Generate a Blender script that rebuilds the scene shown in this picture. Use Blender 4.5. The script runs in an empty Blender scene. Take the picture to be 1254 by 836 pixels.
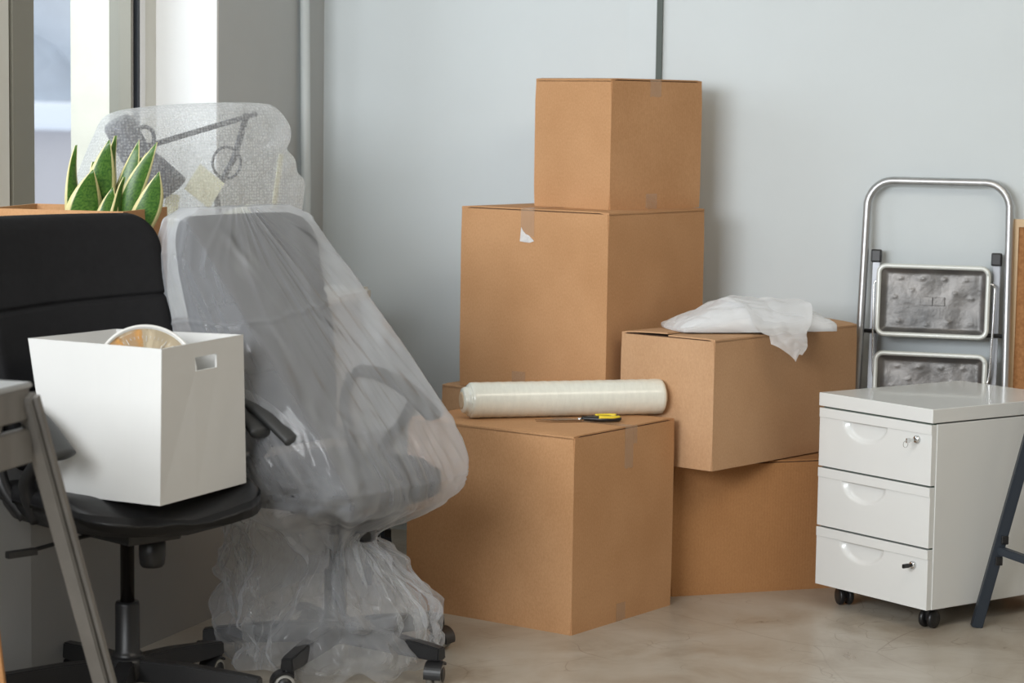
import bpy, bmesh, math, random
from mathutils import Vector, Matrix, noise
from mathutils.bvhtree import BVHTree
D2R = math.pi / 180
SC = bpy.context.scene
COL = SC.collection
random.seed(7)

# ------------------------------------------------------------------ materials
def mat(name, col=(.8, .8, .8), rough=.5, metal=0., spec=.5, noise_amt=0., noise_scale=20., bump=0., bump_scale=60.,
        col2=None, stretch=(1, 1, 1), coat=0., alpha=None, trans=0.):
    m = bpy.data.materials.new(name); m.use_nodes = True
    nt = m.node_tree; N = nt.nodes; L = nt.links
    b = N['Principled BSDF']
    b.inputs['Base Color'].default_value = (*col, 1)
    b.inputs['Roughness'].default_value = rough
    b.inputs['Metallic'].default_value = metal
    b.inputs['Specular IOR Level'].default_value = spec
    b.inputs['Coat Weight'].default_value = coat
    b.inputs['Transmission Weight'].default_value = trans
    if alpha is not None: b.inputs['Alpha'].default_value = alpha
    tc = N.new('ShaderNodeTexCoord'); mp = N.new('ShaderNodeMapping')
    mp.inputs['Scale'].default_value = stretch
    L.new(tc.outputs['Object'], mp.inputs['Vector'])
    if noise_amt or col2:
        n = N.new('ShaderNodeTexNoise'); n.inputs['Scale'].default_value = noise_scale
        n.inputs['Detail'].default_value = 5; n.inputs['Roughness'].default_value = .6
        L.new(mp.outputs[0], n.inputs['Vector'])
        r = N.new('ShaderNodeValToRGB')
        c2 = col2 or tuple(c * (1 - noise_amt) for c in col)
        r.color_ramp.elements[0].position = .3; r.color_ramp.elements[0].color = (*c2, 1)
        r.color_ramp.elements[1].position = .7; r.color_ramp.elements[1].color = (*col, 1)
        L.new(n.outputs['Fac'], r.inputs['Fac']); L.new(r.outputs['Color'], b.inputs['Base Color'])
    if bump:
        n2 = N.new('ShaderNodeTexNoise'); n2.inputs['Scale'].default_value = bump_scale
        n2.inputs['Detail'].default_value = 4
        L.new(mp.outputs[0], n2.inputs['Vector'])
        bp = N.new('ShaderNodeBump'); bp.inputs['Strength'].default_value = bump; bp.inputs['Distance'].default_value = .01
        L.new(n2.outputs['Fac'], bp.inputs['Height']); L.new(bp.outputs['Normal'], b.inputs['Normal'])
    return m

def cardboard(name, col, dark):
    m = mat(name, col, rough=.85, spec=.15)
    nt = m.node_tree; N = nt.nodes; L = nt.links; b = N['Principled BSDF']
    tc = N.new('ShaderNodeTexCoord')
    n1 = N.new('ShaderNodeTexNoise'); n1.inputs['Scale'].default_value = 4; n1.inputs['Detail'].default_value = 3
    n2 = N.new('ShaderNodeTexNoise'); n2.inputs['Scale'].default_value = 260; n2.inputs['Detail'].default_value = 3
    L.new(tc.outputs['Object'], n1.inputs['Vector'])
    mp = N.new('ShaderNodeMapping'); mp.inputs['Scale'].default_value = (1, 1, .55)
    L.new(tc.outputs['Object'], mp.inputs['Vector']); L.new(mp.outputs[0], n2.inputs['Vector'])
    mx = N.new('ShaderNodeMix'); mx.data_type = 'FLOAT'; mx.inputs[0].default_value = .45
    L.new(n1.outputs['Fac'], mx.inputs[2]); L.new(n2.outputs['Fac'], mx.inputs[3])
    r = N.new('ShaderNodeValToRGB')
    r.color_ramp.elements[0].position = .36; r.color_ramp.elements[0].color = (*dark, 1)
    r.color_ramp.elements[1].position = .64; r.color_ramp.elements[1].color = (*col, 1)
    L.new(mx.outputs[0], r.inputs['Fac']); L.new(r.outputs['Color'], b.inputs['Base Color'])
    w = N.new('ShaderNodeTexWave'); w.inputs['Scale'].default_value = 70; w.inputs['Distortion'].default_value = .3
    w.bands_direction = 'DIAGONAL'
    mp2 = N.new('ShaderNodeMapping'); mp2.inputs['Scale'].default_value = (1, 1, 0)
    L.new(tc.outputs['Object'], mp2.inputs['Vector']); L.new(mp2.outputs[0], w.inputs['Vector'])
    bp = N.new('ShaderNodeBump'); bp.inputs['Strength'].default_value = .06; bp.inputs['Distance'].default_value = .002
    L.new(w.outputs['Fac'], bp.inputs['Height'])
    bp2 = N.new('ShaderNodeBump'); bp2.inputs['Strength'].default_value = .15; bp2.inputs['Distance'].default_value = .02
    L.new(n1.outputs['Fac'], bp2.inputs['Height']); L.new(bp.outputs[0], bp2.inputs['Normal'])
    L.new(bp2.outputs['Normal'], b.inputs['Normal'])
    return m

def film(name, tint=(.9, .92, .95), lo=.2, hi=.7, grad=None, scale=7., stretch=(1, 1, .35), bump=.6, rough=.18, dots=0., bump_scale=9.):
    """thin clear plastic sheeting: transparent where smooth, milky along the creases"""
    m = bpy.data.materials.new(name); m.use_nodes = True
    nt = m.node_tree; N = nt.nodes; L = nt.links
    b = N['Principled BSDF']; out = N['Material Output']
    b.inputs['Base Color'].default_value = (*tint, 1); b.inputs['Roughness'].default_value = rough
    b.inputs['Specular IOR Level'].default_value = .8
    tr = N.new('ShaderNodeBsdfTransparent'); tr.inputs[0].default_value = (.97, .98, .99, 1)
    mix = N.new('ShaderNodeMixShader')
    tl = N.new('ShaderNodeBsdfTranslucent'); tl.inputs[0].default_value = (*tint, 1)
    mt_ = N.new('ShaderNodeMixShader'); mt_.inputs[0].default_value = .35
    L.new(b.outputs[0], mt_.inputs[1]); L.new(tl.outputs[0], mt_.inputs[2])
    L.new(tr.outputs[0], mix.inputs[1]); L.new(mt_.outputs[0], mix.inputs[2]); L.new(mix.outputs[0], out.inputs['Surface'])
    tc = N.new('ShaderNodeTexCoord'); mp = N.new('ShaderNodeMapping'); mp.inputs['Scale'].default_value = stretch
    mp.inputs['Rotation'].default_value = (0, .35, .2)
    L.new(tc.outputs['Object'], mp.inputs['Vector'])
    n = N.new('ShaderNodeTexNoise'); n.noise_type = 'RIDGED_MULTIFRACTAL'; n.inputs['Scale'].default_value = scale
    n.inputs['Detail'].default_value = 6; n.inputs['Distortion'].default_value = .6
    L.new(mp.outputs[0], n.inputs['Vector'])
    n3 = N.new('ShaderNodeTexNoise'); n3.inputs['Scale'].default_value = 3.; n3.inputs['Detail'].default_value = 4
    L.new(tc.outputs['Object'], n3.inputs['Vector'])
    mul = N.new('ShaderNodeMath'); mul.operation = 'MULTIPLY'
    L.new(n.outputs['Fac'], mul.inputs[0]); L.new(n3.outputs['Fac'], mul.inputs[1])
    mr = N.new('ShaderNodeMapRange'); mr.inputs[1].default_value = .1; mr.inputs[2].default_value = .95
    mr.inputs[3].default_value = lo; mr.inputs[4].default_value = hi
    L.new(mul.outputs[0], mr.inputs[0])
    if grad:      # (z low, z high, factor at the low end): gathered film below is clearer than the doubled film above
        sz = N.new('ShaderNodeSeparateXYZ'); L.new(tc.outputs['Object'], sz.inputs[0])
        gr = N.new('ShaderNodeMapRange'); gr.interpolation_type = 'SMOOTHSTEP'
        gr.inputs[1].default_value = grad[0]; gr.inputs[2].default_value = grad[1]; gr.inputs[3].default_value = grad[2]; gr.inputs[4].default_value = 1
        L.new(sz.outputs[2], gr.inputs[0])
        gm = N.new('ShaderNodeMath'); gm.operation = 'MULTIPLY'
        L.new(mr.outputs[0], gm.inputs[0]); L.new(gr.outputs[0], gm.inputs[1]); mr = gm
    lw = N.new('ShaderNodeLayerWeight'); lw.inputs['Blend'].default_value = .25
    ad = N.new('ShaderNodeMath'); ad.operation = 'MULTIPLY_ADD'; ad.use_clamp = True
    L.new(lw.outputs['Facing'], ad.inputs[0]); ad.inputs[1].default_value = .55
    L.new(mr.outputs[0], ad.inputs[2])
    L.new(ad.outputs[0], mix.inputs[0])
    n2 = N.new('ShaderNodeTexNoise'); n2.noise_type = 'RIDGED_MULTIFRACTAL'; n2.inputs['Scale'].default_value = bump_scale
    n2.inputs['Detail'].default_value = 3; n2.inputs['Distortion'].default_value = 1.
    L.new(mp.outputs[0], n2.inputs['Vector'])
    bp = N.new('ShaderNodeBump'); bp.inputs['Strength'].default_value = bump; bp.inputs['Distance'].default_value = .02
    L.new(n2.outputs['Fac'], bp.inputs['Height'])
    last = bp
    if dots:
        v = N.new('ShaderNodeTexVoronoi'); v.inputs['Scale'].default_value = 120; v.inputs['Randomness'].default_value = .5
        L.new(tc.outputs['Object'], v.inputs['Vector'])
        bp2 = N.new('ShaderNodeBump'); bp2.inputs['Strength'].default_value = dots; bp2.inputs['Distance'].default_value = .006
        bp2.invert = True
        L.new(v.outputs['Distance'], bp2.inputs['Height']); L.new(bp.outputs[0], bp2.inputs['Normal'])
        last = bp2
        mr2 = N.new('ShaderNodeMapRange'); mr2.inputs[1].default_value = 0; mr2.inputs[2].default_value = .6
        mr2.inputs[3].default_value = .16; mr2.inputs[4].default_value = -.1
        L.new(v.outputs['Distance'], mr2.inputs[0])
        ad2 = N.new('ShaderNodeMath'); ad2.operation = 'ADD'; ad2.use_clamp = True
        L.new(ad.outputs[0], ad2.inputs[0]); L.new(mr2.outputs[0], ad2.inputs[1]); L.new(ad2.outputs[0], mix.inputs[0])
    L.new(last.outputs['Normal'], b.inputs['Normal'])
    return m

def floor_mat():
    m = mat('polished_concrete', (.5, .45, .38), rough=.32, spec=.45)
    nt = m.node_tree; N = nt.nodes; L = nt.links; b = N['Principled BSDF']
    tc = N.new('ShaderNodeTexCoord')
    n = N.new('ShaderNodeTexNoise'); n.inputs['Scale'].default_value = 3.2; n.inputs['Detail'].default_value = 9
    n.inputs['Roughness'].default_value = .68; n.inputs['Distortion'].default_value = .5
    L.new(tc.outputs['Object'], n.inputs['Vector'])
    r = N.new('ShaderNodeValToRGB')
    e = r.color_ramp.elements
    e[0].position = .3; e[0].color = (.30, .245, .185, 1); e[1].position = .68; e[1].color = (.50, .465, .405, 1)
    k = e.new(.48); k.color = (.42, .375, .31, 1)
    L.new(n.outputs['Fac'], r.inputs['Fac'])
    # fine scratches: thin lines from distorted voronoi cell edges
    col = r.outputs['Color']
    for sc, dist, w, a in ((1.3, 1.6, .0035, .9), (3.1, 2.4, .007, .9), (6.3, 3., .014, .8)):
        nn = N.new('ShaderNodeTexNoise'); nn.inputs['Scale'].default_value = sc * .7; nn.inputs['Detail'].default_value = 2
        L.new(tc.outputs['Object'], nn.inputs['Vector'])
        mx = N.new('ShaderNodeMix'); mx.data_type = 'VECTOR'; mx.inputs[0].default_value = .25
        L.new(tc.outputs['Object'], mx.inputs[4]); L.new(nn.outputs['Color'], mx.inputs[5])
        v = N.new('ShaderNodeTexVoronoi'); v.feature = 'DISTANCE_TO_EDGE'; v.inputs['Scale'].default_value = sc * 1.3
        L.new(mx.outputs[1], v.inputs['Vector'])
        mr = N.new('ShaderNodeMapRange'); mr.inputs[1].default_value = 0; mr.inputs[2].default_value = w
        mr.inputs[3].default_value = a; mr.inputs[4].default_value = 0
        L.new(v.outputs['Distance'], mr.inputs[0])
        brk = N.new('ShaderNodeMath'); brk.operation = 'MULTIPLY'
        sel = N.new('ShaderNodeMapRange'); sel.inputs[1].default_value = .5; sel.inputs[2].default_value = .62; sel.inputs[4].default_value = .7
        L.new(nn.outputs['Fac'], sel.inputs[0]); L.new(mr.outputs[0], brk.inputs[0]); L.new(sel.outputs[0], brk.inputs[1])
        c = N.new('ShaderNodeMix'); c.data_type = 'RGBA'
        L.new(brk.outputs[0], c.inputs[0]); L.new(col, c.inputs[6]); c.inputs[7].default_value = (.16, .105, .06, 1)
        col = c.outputs[2]
    L.new(col, b.inputs['Base Color'])
    mr = N.new('ShaderNodeMapRange'); mr.inputs[3].default_value = .2; mr.inputs[4].default_value = .42
    L.new(n.outputs['Fac'], mr.inputs[0]); L.new(mr.outputs[0], b.inputs['Roughness'])
    return m

M = {}
M['wall'] = mat('grey_wall_paint', (.68, .735, .755), rough=.8, spec=.2, noise_amt=.04, noise_scale=2, bump=.02, bump_scale=40)
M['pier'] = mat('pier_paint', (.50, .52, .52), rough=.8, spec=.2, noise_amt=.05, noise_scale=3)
M['parapet'] = mat('parapet_shaded_paint', (.36, .36, .35), rough=.8, spec=.2, noise_amt=.05, noise_scale=3)  # backlit shade under the sill is put into this darker wall colour
M['reveal'] = mat('white_plaster', (.78, .78, .77), rough=.7, spec=.2, noise_amt=.03, noise_scale=6, bump=.03, bump_scale=15)
M['outer'] = mat('cream_stucco', (.72, .70, .60), rough=.85, noise_amt=.08, noise_scale=12, bump=.1, bump_scale=80)
M['ceiling'] = mat('ceiling_white', (.62, .60, .56), rough=.9)
M['offwall'] = mat('warm_grey_room_paint', (.42, .38, .33), rough=.9)
M['frame_white'] = mat('window_frame_white', (.62, .61, .55), rough=.35)
M['frame_grey'] = mat('window_frame_grey', (.20, .19, .15), rough=.45)
M['gasket'] = mat('rubber_gasket', (.02, .025, .035), rough=.5)
M['sill'] = mat('sill_laminate', (.62, .62, .58), rough=.3)
M['floor'] = floor_mat()
M['card'] = cardboard('kraft_cardboard', (.575, .325, .165), (.475, .255, .12))
M['card_light'] = cardboard('kraft_cardboard_light', (.59, .365, .21), (.50, .295, .16))
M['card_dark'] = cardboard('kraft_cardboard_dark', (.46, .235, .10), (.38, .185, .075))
M['card_in'] = mat('cardboard_inside', (.30, .17, .09), rough=.9)
M['slit'] = mat('cardboard_slit_shade', (.10, .05, .025), rough=.9)  # near-black brown paints the shade inside the lid slits
M['tape'] = mat('clear_packing_tape', (.62, .42, .27), rough=.15, spec=.6, alpha=.45, bump=.3, bump_scale=90)
M['tape_white'] = mat('torn_white_tape', (.8, .78, .76), rough=.4, noise_amt=.25, noise_scale=90)
M['fabric'] = mat('black_upholstery', (.010, .010, .011), rough=.75, spec=.2, noise_amt=.25, noise_scale=60, bump=.12, bump_scale=25)
M['leather'] = mat('black_leatherette', (.013, .013, .014), rough=.42, spec=.4, bump=.12, bump_scale=18)
M['blackplastic'] = mat('black_plastic', (.014, .014, .015), rough=.38, noise_amt=.2, noise_scale=50)
M['armplastic'] = mat('matte_arm_plastic', (.03, .031, .031), rough=.5, bump=.05, bump_scale=300)
M['blacksteel'] = mat('black_steel_tube', (.03, .026, .024), rough=.22, metal=.7)
M['wheelgrey'] = mat('grey_wheel_tyre', (.33, .32, .29), rough=.5)
M['whitebox'] = mat('white_fibreboard', (.60, .598, .58), rough=.6, spec=.3, noise_amt=.03, noise_scale=5, bump=.06, bump_scale=4)
M['clockwhite'] = mat('clock_rim_white', (.66, .65, .62), rough=.3)
M['clockface'] = mat('clock_face_cream', (.62, .52, .36), rough=.5)
M['clockorange'] = mat('clock_face_amber', (.66, .33, .08), rough=.5)
M['cabinet'] = mat('white_powder_coat', (.77, .785, .77), rough=.22, spec=.5, coat=.2, noise_amt=.02, noise_scale=4)
M['cabgap'] = mat('drawer_gap_dark', (.05, .09, .06), rough=.8)
M['chrome'] = mat('chrome', (.7, .7, .7), rough=.15, metal=1)
M['alu'] = mat('brushed_aluminium', (.56, .57, .58), rough=.36, metal=.85, noise_amt=.2, noise_scale=18, stretch=(1, 1, .2))
M['darkrail'] = mat('dark_grey_steel', (.34, .35, .37), rough=.4, metal=.7, noise_amt=.3, noise_scale=10)  # dark grey rails of the ladder's rear legs
M['steprim'] = mat('galvanised_step_rim', (.74, .77, .74), rough=.35, metal=.2)
M['steppan'] = mat('dented_step_underside', (.10, .10, .10), rough=.42, metal=.6, col2=(.22, .21, .20), noise_scale=7, bump=.5, bump_scale=14)
M['corkwood'] = mat('pale_pine_frame', (.72, .52, .31), rough=.5, noise_amt=.12, noise_scale=12, stretch=(1, 1, .15))
M['cork'] = mat('cork_sheet', (.47, .23, .09), rough=.9, col2=(.30, .13, .045), noise_scale=120)
M['slate'] = mat('slate_blue_steel', (.035, .045, .06), rough=.4, metal=.3)
M['trestle'] = mat('grey_aluminium_profile', (.20, .19, .175), rough=.42, metal=.35, noise_amt=.25, noise_scale=14, stretch=(1, 1, .2))
M['trestletop'] = mat('grey_laminate_top', (.33, .34, .34), rough=.4, noise_amt=.1)
M['wraproll'] = mat('stretch_film_roll', (.84, .85, .76), rough=.28, spec=.6, noise_amt=.1, noise_scale=30, stretch=(3, 1, 1), coat=.5)
M['core'] = mat('paper_core', (.55, .42, .28), rough=.8)
M['bag'] = film('white_poly_bag_film', (.92, .93, .94), lo=.62, hi=.97, scale=6, stretch=(.4, 1, 1), bump=.5, rough=.28)
M['bagfill'] = mat('folded_white_sheets', (.86, .87, .88), rough=.6)
M['steel'] = mat('scissor_steel', (.45, .36, .28), rough=.25, metal=1)
M['yellow'] = mat('yellow_grip', (.80, .60, .03), rough=.4)
M['film'] = film('dust_sheet_film', (.88, .90, .94), lo=.24, hi=.92, scale=4.2, stretch=(1, 1, .45), grad=(.30, .60, .62), rough=.11, bump=1., bump_scale=7)
M['film2'] = film('crumpled_film', (.86, .86, .84), lo=.10, hi=.65, scale=9, stretch=(1, 1, .7), bump=.9, bump_scale=12)
M['bubble'] = film('bubble_wrap_film', (.97, .98, .98), lo=.30, hi=.75, scale=4, stretch=(1, 1, .6), bump=.4, dots=.5)
M['lampgrey'] = mat('dark_grey_lamp_metal', (.06, .065, .08), rough=.4, metal=.3)
M['note'] = mat('pale_yellow_paper', (.82, .82, .62), rough=.8)
M['cable'] = mat('white_lamp_cable', (.8, .8, .8), rough=.4)
M['soil'] = mat('potting_soil', (.03, .02, .012), rough=1, bump=.6)
M['pot'] = mat('terracotta_pot', (.35, .15, .07), rough=.8)
M['pipe'] = mat('painted_pipe', (.56, .60, .60), rough=.4)
M['seamstrip'] = mat('dark_wall_strip', (.10, .12, .11), rough=.7)
M['snow'] = mat('snow', (.85, .88, .93), rough=.9)
M['farwall'] = mat('distant_rendered_wall', (.60, .57, .58), rough=.9, noise_amt=.12, noise_scale=.4)
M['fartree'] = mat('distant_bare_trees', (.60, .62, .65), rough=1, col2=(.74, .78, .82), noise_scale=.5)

def glass_mat():
    m = bpy.data.materials.new('window_glass'); m.use_nodes = True
    nt = m.node_tree; N = nt.nodes; L = nt.links
    tr = N.new('ShaderNodeBsdfTransparent'); tr.inputs[0].default_value = (.93, .95, .96, 1)
    gl = N.new('ShaderNodeBsdfGlossy'); gl.inputs['Roughness'].default_value = .03
    lw = N.new('ShaderNodeLayerWeight'); lw.inputs['Blend'].default_value = .3
    pw = N.new('ShaderNodeMath'); pw.operation = 'POWER'; pw.inputs[1].default_value = 4; L.new(lw.outputs['Facing'], pw.inputs[0])
    fr = N.new('ShaderNodeMath'); fr.operation = 'MULTIPLY_ADD'; fr.inputs[1].default_value = .5; fr.inputs[2].default_value = .03; L.new(pw.outputs[0], fr.inputs[0])
    mx = N.new('ShaderNodeMixShader')
    L.new(fr.outputs[0], mx.inputs[0]); L.new(tr.outputs[0], mx.inputs[1]); L.new(gl.outputs[0], mx.inputs[2])
    L.new(mx.outputs[0], N['Material Output'].inputs['Surface'])
    return m
M['glass'] = glass_mat()

def leaf_mat():
    m = mat('snake_plant_leaf', (.03, .10, .02), rough=.35, spec=.5)
    nt = m.node_tree; N = nt.nodes; L = nt.links; b = N['Principled BSDF']
    uv = N.new('ShaderNodeUVMap'); uv.uv_map = 'UVMap'
    sp = N.new('ShaderNodeSeparateXYZ'); L.new(uv.outputs[0], sp.inputs[0])
    a = N.new('ShaderNodeMath'); a.operation = 'SUBTRACT'; a.inputs[1].default_value = .5; L.new(sp.outputs[0], a.inputs[0])
    ab = N.new('ShaderNodeMath'); ab.operation = 'ABSOLUTE'; L.new(a.outputs[0], ab.inputs[0])
    n = N.new('ShaderNodeTexNoise'); n.inputs['Scale'].default_value = 9; n.inputs['Detail'].default_value = 3
    mp = N.new('ShaderNodeMapping'); mp.inputs['Scale'].default_value = (1.2, 5, 1)
    L.new(uv.outputs[0], mp.inputs['Vector']); L.new(mp.outputs[0], n.inputs['Vector'])
    r = N.new('ShaderNodeValToRGB'); e = r.color_ramp.elements
    e[0].position = .35; e[0].color = (.02, .085, .012, 1); e[1].position = .62; e[1].color = (.085, .19, .03, 1)
    L.new(n.outputs['Fac'], r.inputs['Fac'])
    st = N.new('ShaderNodeMapRange'); st.inputs[1].default_value = .36; st.inputs[2].default_value = .40
    L.new(ab.outputs[0], st.inputs[0])
    mx = N.new('ShaderNodeMix'); mx.data_type = 'RGBA'
    L.new(st.outputs[0], mx.inputs[0]); L.new(r.outputs[0], mx.inputs[6]); mx.inputs[7].default_value = (.72, .66, .33, 1)
    L.new(mx.outputs[2], b.inputs['Base Color'])
    return m
M['leaf'] = leaf_mat()

# ------------------------------------------------------------------ helpers
def link(name, bm, m, parent=None, smooth=False, loc=None, rot=None):
    me = bpy.data.meshes.new(name)
    bmesh.ops.recalc_face_normals(bm, faces=bm.faces)
    bm.to_mesh(me); bm.free()
    if smooth:
        for p in me.polygons: p.use_smooth = True
    ms = m if isinstance(m, (list, tuple)) else [m]
    for x in ms: me.materials.append(x)
    o = bpy.data.objects.new(name, me); COL.objects.link(o)
    if parent: o.parent = parent
    if loc: o.location = loc
    if rot: o.rotation_euler = rot
    return o

def thing(name, label, cat, loc=(0, 0, 0), rz=0., group=None, rot=None):
    o = bpy.data.objects.new(name, None); COL.objects.link(o); o.empty_display_size = .1
    o.location = loc; o.rotation_euler = rot or (0, 0, rz)
    o['label'] = label; o['category'] = cat
    if group: o['group'] = group
    return o

def tag(o, label, cat, group=None):
    o['label'] = label; o['category'] = cat
    if group: o['group'] = group
    return o

def struct(o):
    o['kind'] = 'structure'; return o

def box(bm, lo, hi, bev=0., seg=2, mi=0):
    lo = Vector(lo); hi = Vector(hi)
    r = bmesh.ops.create_cube(bm, size=1)
    vs = r['verts']
    c = (lo + hi) / 2; s = hi - lo
    for v in vs: v.co = Vector((v.co.x * s.x, v.co.y * s.y, v.co.z * s.z)) + c
    fs = set(f for v in vs for f in v.link_faces)
    for f in fs: f.material_index = mi
    if bev:
        es = set(e for v in vs for e in v.link_edges)
        bmesh.ops.bevel(bm, geom=list(es), offset=bev, segments=seg, affect='EDGES', profile=.6)
    return vs

def bx(lo, hi, bev=0., seg=2):
    bm = bmesh.new(); box(bm, lo, hi, bev, seg); return bm

def tube(bm, pts, r, n=14, cap=True, flat=1.):
    """swept tube; r number or list; flat scales the section's second axis"""
    pts = [Vector(p) for p in pts]
    rs = r if isinstance(r, (list, tuple)) else [r] * len(pts)
    rings = []; up = None
    for i, p in enumerate(pts):
        t = (pts[min(i + 1, len(pts) - 1)] - pts[max(i - 1, 0)]).normalized()
        if up is None:
            up = Vector((0, 0, 1)) if abs(t.z) < .9 else Vector((0, 1, 0))
        s = t.cross(up).normalized(); up = s.cross(t).normalized()
        rings.append([bm.verts.new(p + s * math.cos(a) * rs[i] + up * math.sin(a) * rs[i] * flat)
                      for a in (2 * math.pi * k / n for k in range(n))])
    for a, b in zip(rings, rings[1:]):
        for k in range(n):
            bm.faces.new((a[k], a[(k + 1) % n], b[(k + 1) % n], b[k]))
    if cap:
        bm.faces.new(rings[0][::-1]); bm.faces.new(rings[-1])
    return rings

def smooth_path(pts, k=8):
    """Catmull-Rom through pts"""
    P = [Vector(p) for p in pts]; P = [2 * P[0] - P[1]] + P + [2 * P[-1] - P[-2]]
    out = []
    for i in range(1, len(P) - 2):
        for j in range(k):
            t = j / k
            a, b, c, d = P[i - 1], P[i], P[i + 1], P[i + 2]
            out.append(.5 * ((2 * b) + (c - a) * t + (2 * a - 5 * b + 4 * c - d) * t * t + (3 * b - a - 3 * c + d) * t ** 3))
    out.append(P[-2]); return out

def lathe(bm, prof, n=28, axis='Z', c=(0, 0, 0)):
    c = Vector(c); rings = []
    for r, h in prof:
        ring = []
        for k in range(n):
            a = 2 * math.pi * k / n
            x, y = r * math.cos(a), r * math.sin(a)
            p = {'Z': (x, y, h), 'X': (h, x, y), 'Y': (x, h, y)}[axis]
            ring.append(bm.verts.new(c + Vector(p)))
        rings.append(ring)
    for a, b in zip(rings, rings[1:]):
        for k in range(n): bm.faces.new((a[k], a[(k + 1) % n], b[(k + 1) % n], b[k]))
    if prof[0][0] > 1e-6: bm.faces.new(rings[0][::-1])
    if prof[-1][0] > 1e-6: bm.faces.new(rings[-1])
    bmesh.ops.remove_doubles(bm, verts=bm.verts, dist=1e-6)

def beam(bm, a, b, w, t, side=(1, 0, 0), bev=0.):
    """rectangular bar from a to b; w along side, t along the other axis"""
    a = Vector(a); b = Vector(b); d = (b - a).normalized(); s = Vector(side); s = (s - d * s.dot(d)).normalized(); u = d.cross(s)
    vs = []
    for p in (a, b):
        for i, j in ((-1, -1), (1, -1), (1, 1), (-1, 1)):
            vs.append(bm.verts.new(p + s * i * w / 2 + u * j * t / 2))
    fs = [bm.faces.new((vs[0], vs[1], vs[2], vs[3])), bm.faces.new((vs[7], vs[6], vs[5], vs[4]))]
    for k in range(4):
        fs.append(bm.faces.new((vs[k], vs[k + 4], vs[(k + 1) % 4 + 4], vs[(k + 1) % 4])))
    if bev:
        es = set(e for v in vs for e in v.link_edges)
        bmesh.ops.bevel(bm, geom=list(es), offset=bev, segments=2, affect='EDGES')

def wedge_prism(name, pts, z0, z1, m, parent=None):
    bm = bmesh.new()
    a = [bm.verts.new((x, y, z0)) for x, y in pts]; b = [bm.verts.new((x, y, z1)) for x, y in pts]
    n = len(pts)
    bm.faces.new(a[::-1]); bm.faces.new(b)
    for k in range(n): bm.faces.new((a[k], a[(k + 1) % n], b[(k + 1) % n], b[k]))
    return link(name, bm, m, parent)

# ------------------------------------------------------------------ camera
F_PX = 2835.; PITCH = math.atan(288 / F_PX); ROLL = .015
fwd = Vector((0, math.cos(PITCH), -math.sin(PITCH))); up0 = Vector((0, math.sin(PITCH), math.cos(PITCH))); r0 = Vector((1, 0, 0))
rt = r0 * math.cos(ROLL) + up0 * math.sin(ROLL); up = up0 * math.cos(ROLL) - r0 * math.sin(ROLL)
cam = bpy.data.cameras.new('camera'); co = bpy.data.objects.new('camera', cam); COL.objects.link(co)
co.matrix_world = Matrix(((rt.x, up.x, -fwd.x, 0), (rt.y, up.y, -fwd.y, 0), (rt.z, up.z, -fwd.z, 1.4), (0, 0, 0, 1)))
cam.sensor_width = 36; cam.lens = 36 * F_PX / 1254; cam.clip_start = .1; cam.clip_end = 500
cam.dof.use_dof = True; cam.dof.focus_distance = 6.15; cam.dof.aperture_fstop = 4.5
SC.camera = co

# ------------------------------------------------------------------ room
WD = Vector((.349, .937, 0)).normalized()            # along the window wall, away from the camera
WN = Vector((.937, -.349, 0)).normalized()           # into the room
P0 = Vector((-.78, 6.275, 0))                        # a point on the low wall's face
CR = Vector((-.631, 7.651, 0))                       # corner of the upper window wall and the back wall
BD = Vector((1, -.295, 0)).normalized()              # along the back wall to the right
BN = Vector((-.295, -1, 0)).normalized()
def wp(s, o, z=0):                                   # point: s along the window wall from P0, o out of the low wall's face
    v = P0 + WD * s + WN * o; return (v.x, v.y)
S_COR = (CR - P0).dot(WD)
S_PIER = S_COR - .738
S_END = .90
O_UP = (CR - P0).dot(WN)                             # upper wall plane (negative: recessed)
o = struct(wedge_prism('floor', [(-6, -2.5), (5, -2.5), (5, 9), (-6, 9)], -.1, 0, M['floor']))
bl = CR - BD * .6; brr = CR + BD * 4.6
struct(wedge_prism('wall_back', [bl.to_2d(), brr.to_2d(), (brr - BN * .2).to_2d(), (bl - BN * .2).to_2d()], 0, 3.0, M['wall']))
# low wall under the sill, and the pier to its right
struct(wedge_prism('wall_window_low', [wp(-7.5, -.08), wp(-1.55, -.08), wp(-.98, 0), wp(S_END, 0), wp(S_END, O_UP), wp(S_PIER, O_UP), wp(S_PIER, O_UP - .46), wp(-7.5, O_UP - .46)][::-1], 0, .80, M['parapet']))
struct(wedge_prism('wall_window_pier', [wp(S_PIER, O_UP), wp(S_COR + .15, O_UP), wp(S_COR + .15, O_UP - .50), wp(S_PIER, O_UP - .50)][::-1], 0, 3.0, M['pier']))
# lining on the pier's window side: white inside the frame, cream stucco outside it
struct(wedge_prism('trim_1', [wp(S_PIER - .012, O_UP), wp(S_PIER, O_UP), wp(S_PIER, O_UP - .21), wp(S_PIER - .012, O_UP - .21)][::-1], .84, 3.0, M['reveal']))
struct(wedge_prism('trim_2', [wp(S_PIER - .012, O_UP - .27), wp(S_PIER, O_UP - .27), wp(S_PIER, O_UP - .50), wp(S_PIER - .012, O_UP - .50)][::-1], .7, 3.0, M['outer']))
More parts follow.
